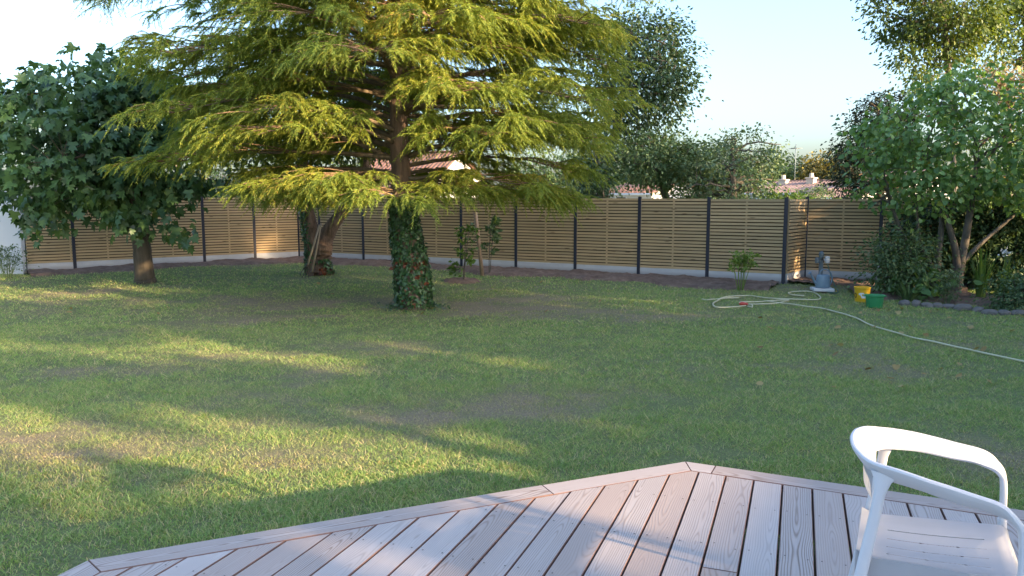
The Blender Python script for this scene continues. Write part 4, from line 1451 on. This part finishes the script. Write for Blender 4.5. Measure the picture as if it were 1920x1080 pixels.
# ================================================================== SHRUB TREE ON THE RIGHT
rb = gp(1792, 551)
sh = make_tree('redbud_tree', 'multi stemmed shrub tree with heart shaped leaves in the right bed', 'tree', tuple(rb),
    [[(0, 0, -.1, .10), (.05, 0, .5, .085), (.12, 0, 1.1, .075), (.2, 0, 1.9, .055), (.3, .1, 2.9, .03)],
     [(-.05, .05, -.1, .10), (.0, .0, .4, .085), (-.1, .0, 1.0, .065), (-.45, 0, 1.9, .045), (-.8, 0, 2.8, .02)],
     [(-.3, .1, -.1, .075), (-.35, .1, .6, .065), (-.32, .1, 1.3, .05), (-.3, .2, 2.4, .03)],
     [(-.5, .05, -.1, .07), (-.75, .05, .55, .06), (-1.15, .0, 1.2, .045), (-1.5, -.1, 1.9, .025)],
     [(-.35, -.1, -.1, .06), (-.55, -.1, .5, .05), (-.85, -.15, 1.0, .04), (-1.0, -.2, 1.7, .02)],
     [(.05, 0, .6, .05), (.4, -.1, 1.05, .04), (.9, -.1, 1.5, .03), (1.4, -.1, 2.0, .02)]],
    [(-.2, 0, 3.1, 1.75, 1.4, 1.15), (.8, 0, 2.9, 1.3, 1.3, 1.1), (-1.2, -.1, 2.75, 1.0, 1.0, .8), (-.1, .1, 3.95, 1.0, .9, .55), (-1.5, -.2, 1.95, .75, .7, .45), (-1.7, -.2, 3.1, .55, .6, .5), (1.4, 0, 2.2, .8, .8, .6), (-.5, -.3, 2.0, .9, .7, .4)],
    250, .42, 29, T_HEART, .10, M['redbud'], M['bark_grey'], big=290, droop=.5, seed=51, n_limb=22, limb_r=.035, twig_r=.008, shell=.7, flat=.55)

# bed planting under it
def bush(name, label, cat, u, v, h, rx, ry, seed, tpl=T_DIAMOND, size=.10, mat='tree_dark', n=70, per=36, cr=.36, group=None, zc=.5):
    b = gp(u, v)
    return make_tree(name, label, cat, tuple(b), [[(0, 0, -.1, .03), (.02, 0, h * .35, .022), (.0, 0, h * .7, .012)]],
                     [(0, 0, h * zc, rx, ry, h * .5)], n, cr, per, tpl, size, M[mat], M['bark_grey'], seed=seed, n_limb=7, limb_r=.016, twig_r=.006, group=group)
bush('dark_shrub', 'tall dark shrub behind the multi stemmed tree', 'shrub', 1745, 536, 1.9, .8, .25, 61, n=150)
bush('dark_shrub', 'dark spreading shrub at the left end of the bed beside the yellow bucket', 'shrub', 1690, 556, 1.25, .62, .45, 62, size=.08, mat='tree_mid', n=120)
bush('dark_shrub', 'dark shrub at the right edge behind the long leaves', 'shrub', 1885, 543, 1.6, .7, .16, 63, n=170)
bush('dark_shrub', 'tall dark shrub filling the gap behind the sword shaped leaves', 'shrub', 1840, 540, 1.9, .75, .16, 68, mat='tree_mid', n=130)
bush('dark_shrub', 'tallest dark shrub covering the fence at the right edge', 'shrub', 1925, 545, 2.1, .7, .16, 69, n=130)
bush('green_shrub', 'yellow green shrub against the fence end beside the leaning pole', 'shrub', 1690, 525, 1.95, .45, .4, 64, mat='tree_mid', size=.075, n=130)
bush('dark_shrub', 'low dark shrub at the right edge of the bed above the stones', 'shrub', 1915, 582, .6, .42, .3, 65, size=.07, mat='tree_mid', n=70)
bush('broad_leaf_plant', 'low plant with broad blue green leaves at the front of the bed', 'plant', 1722, 560, .55, .30, .25, 66, tpl=T_HEART, size=.15, mat='redbud', n=22, per=10)
stem_plant('flower_stems', 'pale leafy flower stems at the front of the bed', 'plant', gp(1775, 572), .72, 9, T_DIAMOND, .065, 380, M['apple'], M['apple'], .24, 67, leaf_from=.1, stem_r=.006)
def strap_leaves(name, label, base, n, h, seed, spread=.35):
    rng = np.random.default_rng(seed)
    root = thing(name, label, 'plant', tuple(base))
    me_leaves = []
    for q in range(n):
        a = rng.uniform(0, 2 * np.pi); hh = h * rng.uniform(.6, 1.05); o_ = rng.uniform(.15, 1) * spread
        n_ = 8
        c = bez((math.cos(a) * .06, math.sin(a) * .06, 0), (math.cos(a) * o_ * .35, math.sin(a) * o_ * .35, hh * .75), (math.cos(a) * o_, math.sin(a) * o_, hh * rng.uniform(.7, 1.0)), n_)
        w = np.array([-math.sin(a + rng.normal(0, .6)), math.cos(a + rng.normal(0, .6)), 0]) * .02
        wd = np.interp(np.linspace(0, 1, n_), [0, .4, 1], [.8, 1, .05])[:, None]
        V = np.stack([c + w * wd, c + np.array([0, 0, -.004]), c - w * wd], 1).reshape(-1, 3)
        F = []
        for z_ in range(n_ - 1):
            for e in (0, 1):
                F.append((z_ * 3 + e, z_ * 3 + e + 1, z_ * 3 + e + 4, z_ * 3 + e + 3))
        add_np('leaf', V, np.array(F), M['bright'] if name == 'iris_clump' else M['tree_mid'], root)
    return root
strap_leaves('iris_clump', 'tall clump of light green sword shaped leaves right of the stems', gp(1838, 566), 52, 1.15, 71)
strap_leaves('iris_clump', 'smaller clump of sword shaped leaves at the right edge', gp(1880, 560), 22, .95, 72)
strap_leaves('fern_clump', 'low arching dark leaves at the front of the bed beside the green tub', gp(1702, 566), 26, .42, 73, .42)
wf = thing('white_flower', 'small white bloom on a stem near the right edge', 'flower', tuple(gp(1886, 560)))
tpf = at_depth(1886, 473, gp(1886, 560)[1]) - gp(1886, 560)
add_tube('stem', [(0, 0, 0), tuple(tpf * .5 + np.array([.02, 0, 0])), tuple(tpf)], .006, M['bright'], wf, 5)
rw = np.random.default_rng(3)
leaf_cloud('petals', T_DIAMOND, np.array(tpf) + rw.normal(size=(40, 3)) * .035, rw.normal(size=(40, 3)), rw.normal(size=(40, 3)), np.full(40, .06), M['white_bloom'], wf)
bed('soil_bed', [gp(1668, 575)[:2] + np.array([.2, 2.2]), gp(1800, 560)[:2] + np.array([0, .7]), gp(1935, 575)[:2] + np.array([.4, .5])], 1.6, 14, side=(5, 8))
# edging stones
er = np.random.default_rng(6)
st_px = [(1700, 574, 20), (1722, 576, 18), (1742, 578, 22), (1762, 579, 20), (1784, 580, 24), (1810, 583, 30), (1838, 585, 24), (1862, 590, 28), (1888, 592, 22), (1912, 592, 26)]
for q, (u, v, w) in enumerate(st_px):
    p = gp(u, v)
    bm = bmesh.new()
    bmesh.ops.create_icosphere(bm, subdivisions=2, radius=1)
    sx_, sy_, sz_ = w * .0048 * er.uniform(.9, 1.1), .10 * er.uniform(.8, 1.2), .075 * er.uniform(.8, 1.3)
    for v_ in bm.verts:
        d_ = v_.co.normalized()
        m_ = max(abs(d_.x), abs(d_.y), abs(d_.z))
        k_ = (.55 + .45 / m_) * (1 + er.normal(0, .05))
        v_.co = Vector((d_.x * sx_ * k_, d_.y * sy_ * k_, d_.z * sz_ * k_))
    o = finish('edging_stone', bm, M['stone'], loc=(p[0], p[1] + .08, p[2] + sz_ * .25), rot=(er.normal(0, .1), er.normal(0, .1), er.normal(-.25, .2)))
    tag(o, ('rough grey edging stone of the bed nearest the green tub' if q == 0 else 'rough grey edging stone at the right edge, last of its row' if q == 9 else 'rough grey edging stone, ' + ['second', 'third', 'fourth', 'fifth', 'sixth', 'seventh', 'eighth', 'ninth'][q - 1] + ' from the green tub'), 'stone', 'stones edging the planted bed')

# ================================================================== BEYOND THE FENCE: HOUSES
def house(name, label, front_l, front_r, depth, wall_h, ridge_h, wall_m, tile_m, z0=0.0, overhang=.35, windows=(), chimneys=(), lean=False):
    """gabled house whose front runs from front_l to front_r (plan points); the ridge is parallel to the front"""
    a = np.array(front_l, float); b = np.array(front_r, float)
    L = np.linalg.norm(b - a)
    ang = math.atan2(b[1] - a[1], b[0] - a[0])
    root = thing(name, label, 'house', (a[0], a[1], z0), ang)
    bm = bmesh.new()
    # walls with gables, local x along the front, y to the back
    rz_ = ridge_h - .06
    pts = [(0, 0), (depth, 0), (depth, wall_h)] + ([] if lean else [(depth / 2, rz_)]) + [(0, wall_h)]
    if lean:
        pts = [(0, 0), (depth, 0), (depth, rz_), (0, wall_h)]
    v0 = [bm.verts.new((0, p_, z_)) for p_, z_ in pts]
    v1 = [bm.verts.new((L, p_, z_)) for p_, z_ in pts]
    bm.faces.new(v0); bm.faces.new(v1[::-1])
    for q in range(len(pts)):
        r_ = (q + 1) % len(pts)
        bm.faces.new((v0[q], v1[q], v1[r_], v0[r_]))
    finish('wall', bm, wall_m, root)
    def slope(y0, z0_, y1, z1_):
        # channelled tile roof: rows of half-round ribs running down the slope
        pitch = .24
        n = max(4, int((L + 2 * overhang) / pitch))
        nn = n * 6
        x = np.linspace(-overhang, L + overhang, nn + 1)
        wave = .045 * np.abs(np.sin(np.linspace(0, n * np.pi, nn + 1)))
        rows = 7
        V = []
        for r_ in range(rows):
            f = r_ / (rows - 1)
            V.append(np.stack([x, np.full_like(x, y0 + (y1 - y0) * f), z0_ + (z1_ - z0_) * f + wave + .03], -1))
        V = np.concatenate(V)
        aa_ = (np.arange(rows - 1)[:, None] * (nn + 1) + np.arange(nn)[None]).ravel()
        F = np.stack([aa_, aa_ + 1, aa_ + nn + 2, aa_ + nn + 1], -1)
        return V, F
    if lean:
        sl_ = (rz_ - wall_h) / depth
        V, F = slope(-overhang, wall_h - sl_ * overhang, depth, rz_)
    else:
        sl_ = (rz_ - wall_h) / (depth / 2)
        Va, Fa = slope(-overhang, wall_h - sl_ * overhang, depth / 2, rz_)
        Vb, Fb = slope(depth + overhang, wall_h - sl_ * overhang, depth / 2, rz_)
        V = np.concatenate([Va, Vb]); F = np.concatenate([Fa, Fb + len(Va)])
    rf = add_np('roof', V, F, tile_m, root)
    bm = bmesh.new()
    if not lean:
        for q in range(int(L / .4)):
            box(bm, (.2 + q * .4, depth / 2, rz_ + .07), (.37, .2, .09), bevel=.03)
        rc = finish('ridge_tiles', bm, tile_m, root); rc['kind'] = 'stuff'
    else:
        bm.free()
    bm = bmesh.new()
    box(bm, (L / 2, -overhang - .06, wall_h - sl_ * overhang - .02), (L + 2 * overhang, .10, .10), bevel=.02)
    finish('gutter', bm, M['frame_white'], root)
    for (cx, h_) in chimneys:
        bm = bmesh.new()
        box(bm, (cx, depth * .38, ridge_h + h_ / 2 - .5), (.55, .55, h_ + .8), bevel=.02)
        box(bm, (cx, depth * .38, ridge_h + h_ - .06), (.68, .68, .10), bevel=.02)
        lathe(bm, [(.16, 0), (.14, .3)], 10, c=(cx, depth * .38, ridge_h + h_), cap=True)
        finish('chimney', bm, M['cream_wall'], root)
    for (wx, wz, ww, wh) in windows:
        bm = bmesh.new()
        for s_ in (-1, 1):
            box(bm, (wx + s_ * ww / 2, -.03, wz), (.09, .08, wh + .09)); box(bm, (wx, -.03, wz + s_ * wh / 2), (ww - .09, .08, .09))
        w_ = finish('window', bm, M['frame_white'], root)
        bm = bmesh.new(); box(bm, (wx, -.008, wz), (ww - .08, .03, wh - .08)); finish('pane', bm, M['glass'], w_)
    return root
def hp_(u, y):
    return at_depth(u, 378, y)[:2]
house('house', 'small house with orange tiled roof and pale gable beyond the fence', hp_(1135, 44), hp_(1222, 41.5), 4.6, 2.22, 2.85, M['white_wall'], M['tiles'], windows=((1.2, 1.5, .8, 1.0),))
hb = house('house', 'long low house with faded tiled roof and chimneys beyond the fence', hp_(1405, 56), hp_(1548, 52), 6.5, 2.3, 3.15, M['white_wall'], M['tiles_old'], chimneys=((1.3, .12), (3.4, .22)), windows=((2.6, 1.6, 1.2, .9),))
bm = bmesh.new()
an = thing('antenna', 'thin television antenna on the long tiled house', 'antenna', (*hp_(1488, 57), 3.2))
add_tube('mast', [(0, 0, 0), (0, 0, 2.6)], .03, M['pump'], an, 6)
for q in range(6):
    add_tube('rod', [(-.35, -.5 + q * .2, 2.3), (.35, -.5 + q * .2, 2.3)], .012, M['pump'], an, 5)
house('outbuilding', 'lean to outbuilding with striped tile roof in front of the long house', hp_(1500, 46), hp_(1602, 43), 3.4, 1.95, 2.55, M['white_wall'], M['tiles_old'], lean=True)
house('house', 'house with tiled roof half hidden by the shrub tree', hp_(1590, 50), hp_(1690, 47), 6, 2.7, 3.7, M['white_wall'], M['tiles_old'])
house('house', 'white house with tiled gable roof glimpsed behind the cedar', hp_(655, 37), hp_(795, 34.5), 5.0, 2.35, 4.1, M['white_wall'], M['tiles'], windows=((2.2, 1.5, 1.0, 1.1),))

# ================================================================== BEYOND THE FENCE: TREES
def crown(u, v, y, wpx, hpx, dz=None):
    """ellipsoid blob from its place in the view, relative to nothing (world)"""
    c = at_depth(u, v, y); s = y / FOC
    return (c[0], c[1], c[2], wpx * s / 2, (dz if dz else wpx * s / 2.2), hpx * s / 2)
def far_tree(name, label, bu, y, blobs_px, n, cr, per, size, leaf, bark='bark_grey', tpl=T_DIAMOND, seed=0, group='trees beyond the fence', tr_r=.2, **kw):
    b = at_depth(bu, 378, y); b[2] = float(ground_z(b[0], b[1]))
    bl = []
    for (u, v, w, h) in blobs_px:
        c = crown(u, v, y, w, h)
        bl.append((c[0] - b[0], c[1] - b[1], c[2] - b[2], c[3], c[4], c[5]))
    zt = max(q[2] for q in bl)
    xm = bl[0][0]
    tr_ = [[(0, 0, -.2, tr_r), (xm * .1, 0, zt * .3, tr_r * .8), (xm * .5, 0, zt * .65, tr_r * .6), (xm * .9, 0, zt, tr_r * .3)]]
    return make_tree(name, label, 'tree', tuple(b), tr_, bl, n, cr, per, tpl, size, M[leaf], M[bark], group=group, seed=seed, **kw)
far_tree('round_tree', 'tall rounded dark green tree just right of the cedar beyond the fence', 1128, 27, [(1190, 130, 190, 200), (1215, 75, 120, 110), (1245, 165, 110, 110), (1150, 190, 100, 120), (1205, 225, 130, 80), (1262, 215, 60, 90)], 240, .72, 52, .15, 'tree_dark', seed=81, n_limb=14, limb_r=.09, shell=.6)
far_tree('leafy_tree', 'low bushy green tree behind the fence left of the open branched tree', 1268, 26, [(1225, 300, 190, 90), (1165, 305, 120, 60), (1285, 325, 110, 110), (1290, 362, 90, 50)], 170, .5, 55, .13, 'tree_mid', seed=82, n_limb=10, limb_r=.06)
far_tree('apple_tree', 'open branched tree with loose grey green twigs beyond the fence', 1375, 24.5, [(1370, 330, 180, 110), (1400, 275, 130, 60), (1340, 290, 100, 80), (1440, 300, 70, 50), (1370, 362, 210, 50)], 170, .36, 26, .12, 'apple', seed=83, n_limb=22, limb_r=.05, shell=.75)
far_tree('dark_bush', 'dark green bush on the fence line right of the cedar', 1140, 24.5, [(1112, 345, 70, 80), (1115, 300, 60, 90)], 70, .4, 50, .12, 'tree_dark', seed=84, n_limb=6, limb_r=.04)
far_tree('fence_bush', 'fresh light green bush showing over the fence top', 1440, 24, [(1440, 378, 110, 34), (1500, 380, 70, 26)], 46, .22, 40, .10, 'bright', seed=85, n_limb=5, limb_r=.03, tr_r=.06)
far_tree('fence_bush', 'small blue green bush below the long house roof', 1535, 30, [(1530, 372, 80, 34)], 36, .25, 40, .10, 'apple', seed=86, n_limb=5, limb_r=.03, tr_r=.06)
for q, (u, y, w, h, v, lf, lab) in enumerate([
        (1150, 70, 130, 110, 320, 'tree_mid', 'distant green tree in the gap right of the cedar'),
        (1255, 75, 120, 80, 305, 'tree_mid', 'distant rounded tree behind the low bushy tree'),
        (1345, 72, 110, 80, 312, 'tree_dark', 'distant dark tree behind the open branched tree'),
        (1440, 80, 90, 66, 324, 'tree_mid', 'distant tree above the chimneys of the long house'),
        (1488, 84, 80, 62, 328, 'tree_dark', 'distant dark tree left of the yellow tree'),
        (1537, 78, 62, 60, 325, 'yellow_tree', 'distant yellow tree left of the dark pine'),
        (1590, 80, 110, 80, 320, 'tree_dark', 'distant dark tree low behind the pine'),
        (1690, 74, 130, 110, 320, 'tree_mid', 'distant tree hidden behind the shrub tree'),
        (1850, 70, 200, 150, 320, 'tree_mid', 'distant broad tree at the right edge'),
        (1020, 74, 130, 100, 320, 'tree_mid', 'distant tree glimpsed through the right side of the cedar'),
        (640, 60, 260, 150, 310, 'tree_mid', 'distant tree glimpsed through the left side of the cedar'),
        (330, 62, 260, 170, 310, 'tree_dark', 'distant dark tree glimpsed between the two left trees')]):
    far_tree('distant_tree', lab, u, y, [(u, v, w, h), (u + w * .15, v + h * .35, w * 1.1, h * .6)], 90, 1.0, 45, .36, lf, seed=100 + q, group='distant trees', n_limb=6, limb_r=.15, tr_r=.3)
far_tree('dark_pine', 'dark pine rising behind the shrub tree', 1650, 38, [(1640, 285, 130, 180), (1610, 330, 110, 130), (1670, 230, 110, 120), (1665, 195, 60, 60), (1690, 330, 110, 140)], 230, .6, 60, .17, 'pine', bark='bark_brown', seed=87, n_limb=12, limb_r=.1, flat=.45)
far_tree('poplar_tree', 'tall sunlit yellow green poplar at the upper right', 1790, 34, [(1745, 80, 140, 170), (1790, 0, 190, 190), (1690, 20, 110, 150), (1830, 90, 110, 110), (1740, -90, 240, 150), (1655, -10, 70, 90), (1720, 130, 90, 70)], 330, .62, 52, .20, 'poplar', seed=88, n_limb=18, limb_r=.12, shell=.5)
far_tree('poplar_tree', 'second poplar cut by the right edge of the photo', 1925, 36, [(1910, 60, 90, 150), (1950, -20, 140, 200), (1905, 125, 60, 50)], 110, .62, 50, .20, 'poplar', seed=89, n_limb=10, limb_r=.12)
far_tree('plumed_tree', 'beige flowering tree below the poplar at the right edge', 1890, 27, [(1890, 150, 80, 80), (1915, 190, 90, 90)], 60, .45, 60, .11, 'flower', seed=90, n_limb=8, limb_r=.05)

# ================================================================== RIGHT OF THE TERRACE: UNSEEN SHADE CASTERS ADDED TO SHAPE THE SUN PATCHES
SH = np.array([0.82, -0.57]); SN = np.array([0.57, 0.82])
def nb(u, s=10.0):
    return SH * s + SN * u
a_, b_ = nb(-9, 11.5), nb(17, 11.5)
unseen_shade_block = thing('unseen_shade_block', 'unseen flat roofed block added right of the terrace to shade the lawn', 'unseen_shade_block', (*((a_ + b_) / 2), 0), math.atan2(SN[1], SN[0]))  # out of view, added only to block low sun from lawn and deck
bm = bmesh.new(); box(bm, (0, 0, 1.33), (25.6, 3.6, 2.66)); finish('wall', bm, M['white_wall'], unseen_shade_block)
bm = bmesh.new(); box(bm, (0, 0, 2.76), (26.2, 4.2, .2), bevel=.02); finish('roof', bm, M['concrete'], unseen_shade_block)
def shade_tree(name, label, u, s, blobs, n, cr, per, size, seed, leaf='tree_mid', tr_r=.2):
    b = nb(u, s)
    bl = []
    zt = max(h for (_, h, _, _) in blobs)
    for (uu, h, ru, rh) in blobs:
        q_ = nb(uu, s) - b
        bl.append((q_[0], q_[1], h, ru * .85, ru * .85, rh))
    return make_tree(name, label, 'tree', (b[0], b[1], 0), [[(0, 0, -.2, tr_r), (0, 0, zt * .3, tr_r * .85), (0, 0, zt * .6, tr_r * .6), (0, 0, zt * .9, tr_r * .3)]], bl, n, cr, per, T_DIAMOND, size, M[leaf], M['bark_brown'],
                     group='unseen trees added to shade the garden', seed=seed, n_limb=12, limb_r=.09)
shade_tree('unseen_shade_tree', 'unseen spreading tree added with low boughs shaped to cut the sun into streaks', 4.6, 9.0,
    [(2.7, 4.6, .8, .36), (3.8, 4.1, .8, .32), (4.9, 3.6, .8, .27), (6.0, 3.1, .8, .25), (7.1, 2.65, .8, .24), (8.1, 3.05, .7, .45), (9.2, 3.0, .7, .5), (10.3, 3.0, .7, .6)], 190, .24, 64, .22, 201)
shade_tree('unseen_shade_tree', 'unseen tall bushy tree added to bound the sun streak from above', 6.5, 10.2,
    [(4.2, 6.1, .9, .65), (5.6, 5.5, .9, .6), (7.0, 4.92, .8, .65), (8.5, 4.5, .9, 1.15), (9.8, 4.75, .9, 1.4), (10.8, 4.7, .9, 1.5)], 220, .38, 60, .28, 202)
shade_tree('unseen_shade_tree', 'unseen dense tree added to keep the sun off the chair', 0.6, 9.6,
    [(1.0, 4.6, 1.2, 1.6), (-.8, 5.2, 1.6, 2.0), (2.4, 6.2, 1.3, 1.2), (2.2, 3.05, .75, .6), (1.6, 3.5, .7, .7)], 170, .55, 55, .32, 203)
shade_tree('unseen_shade_tree', 'unseen tall narrow tree added to shade the upper left of the cedar', 7.0, 12.5, [(7.0, 10.3, 1.15, 1.2), (6.6, 8.9, .8, .6)], 60, .42, 60, .28, 204)
for q, (u, h, r_) in enumerate([(11.7, 7.4, 1.7), (14.6, 6.0, 1.5), (16.6, 6.3, 1.15), (20.3, 6.9, 1.7), (23.2, 9.2, 2.0)]):  # added row out of view, keeps sun off the right of the garden
    shade_tree('unseen_hedge_tree', ['first', 'second', 'third', 'fourth', 'fifth'][q] + ' unseen tall hedge tree added right of the garden for shade, counted from the terrace', u, 9.4 + .3 * (q % 2),
        [(u, h, r_, 3.2), (u, 3.2, r_, 2.4)], 130, .5, 60, .32, 210 + q, 'tree_dark')

# ================================================================== FALLEN LEAVES
fl = np.random.default_rng(15)
me = mesh_np('fallen_leaf', *T_HEART, M['leaf_litter'])
cnt = 0
while cnt < 64:
    if cnt < 48:
        u, v = fl.uniform(1420, 1915), 575 + 170 * fl.uniform() ** 1.7
    else:
        u, v = fl.uniform(120, 1200), fl.uniform(525, 600)
    p = on_ground(u, v)
    o = link(bpy.data.objects.new('fallen_leaf', me))
    s_ = fl.uniform(.05, .10)
    o.location = (p[0], p[1], float(lawn_z(p[0], p[1])) + .045)
    o.rotation_euler = (fl.normal(0, .35), fl.normal(0, .35), fl.uniform(0, 6.28))
    o.scale = (s_, s_, s_ * 1.6)
    tag(o, 'dry tan fallen leaf lying on the lawn', 'leaf', 'fallen leaves on the lawn')
    cnt += 1

# ================================================================== GRASS
gr = np.random.default_rng(99)
def in_deck(x, y, m=0.02):
    ok = np.ones(len(x), bool)
    for q in range(5):
        a, b = poly[q], poly[(q + 1) % 5]
        d = (b - a) / np.linalg.norm(b - a)
        ok &= ((x - a[0]) * -d[1] + (y - a[1]) * d[0]) > -m
    return ok
fence_line = np.array([*left_posts[::-1][:-1], *back_posts[::-1], P1, P2, right_posts[2], right_posts[3]])
def behind_fence(x, y):
    fy = np.interp(x, fence_line[:, 0], fence_line[:, 1])
    return y > fy - 0.1
BV, BF, BD, off = [], [], [], 0
def grass_zone(y0, y1, dens, h, w, bend_tris):
    global off
    x1 = 0.72 * y1 + 0.8
    n = int(dens * (y1 - y0) * 2 * x1)
    y = gr.uniform(y0, y1, n); x = gr.uniform(-x1, x1, n)
    keep = (np.abs(x) < .70 * y + .9) & ~in_deck(x, y) & ~behind_fence(x, y)
    den = vnoise(x * .8, y * 1.1, 21) * .3 + vnoise(x * 3.1, y * 3.6, 22) * .3 + vnoise(x * 9, y * 9, 23) * .4
    dr0 = dryness(x, y)
    keep &= gr.uniform(size=n) < np.clip(-.15 + 1.9 * den, 0, 1) * (1 - .5 * dr0)
    x, y, den, dr0 = x[keep], y[keep], den[keep], dr0[keep]
    n = len(x)
    z = lawn_z(x, y) - .004
    hh = h * gr.uniform(.35, 1.1, n) * (.35 + 1.0 * den) * (1 - .45 * dr0)
    tall = gr.uniform(size=n) < .015
    hh[tall] *= 1.9
    az = gr.uniform(0, 2 * np.pi, n)
    ln = hh * gr.uniform(.5, 1.9, n)
    ax = np.stack([np.cos(az), np.sin(az), np.zeros(n)], -1)
    wa = gr.uniform(0, 2 * np.pi, n)
    wv_ = np.stack([np.cos(wa), np.sin(wa), np.zeros(n)], -1) * (w * gr.uniform(.6, 1.3, n) * .5)[:, None]
    b = np.stack([x, y, z], -1)
    up = np.array([0, 0, 1.0])
    if bend_tris:
        m_ = b + ax * (ln * .35)[:, None] + up * (hh * .65)[:, None]
        t_ = b + ax * ln[:, None] + up * (hh * .9)[:, None]
        V = np.stack([b + wv_, b - wv_, m_ + wv_ * .8, m_ - wv_ * .8, t_], 1).reshape(-1, 3)
        f = np.array([[0, 1, 3], [0, 3, 2], [2, 3, 4]])
        k_ = 5
    else:
        t_ = b + ax * ln[:, None] + up * hh[:, None]
        V = np.stack([b + wv_, b - wv_, t_], 1).reshape(-1, 3)
        f = np.array([[0, 1, 2]])
        k_ = 3
    F = (f[None] + (np.arange(n) * k_)[:, None, None]).reshape(-1, 3) + off
    BV.append(V); BF.append(F); off += len(V); BD.append(np.repeat(dr0, k_))
grass_zone(2.9, 5.6, 10500, .046, .0048, True)
grass_zone(5.6, 8.0, 6500, .046, .006, False)
grass_zone(8.0, 11.5, 3200, .046, .009, False)
grass_zone(11.5, 16.0, 1100, .05, .014, False)
grass_zone(16.0, 23.0, 420, .05, .02, False)
lawn = add_np('lawn_grass', np.concatenate(BV), np.concatenate(BF), M['grass'])
tag(lawn, kind='stuff')
add_attr(lawn, 'dry', np.concatenate(BD))
print("grass tris", len(lawn.data.polygons))
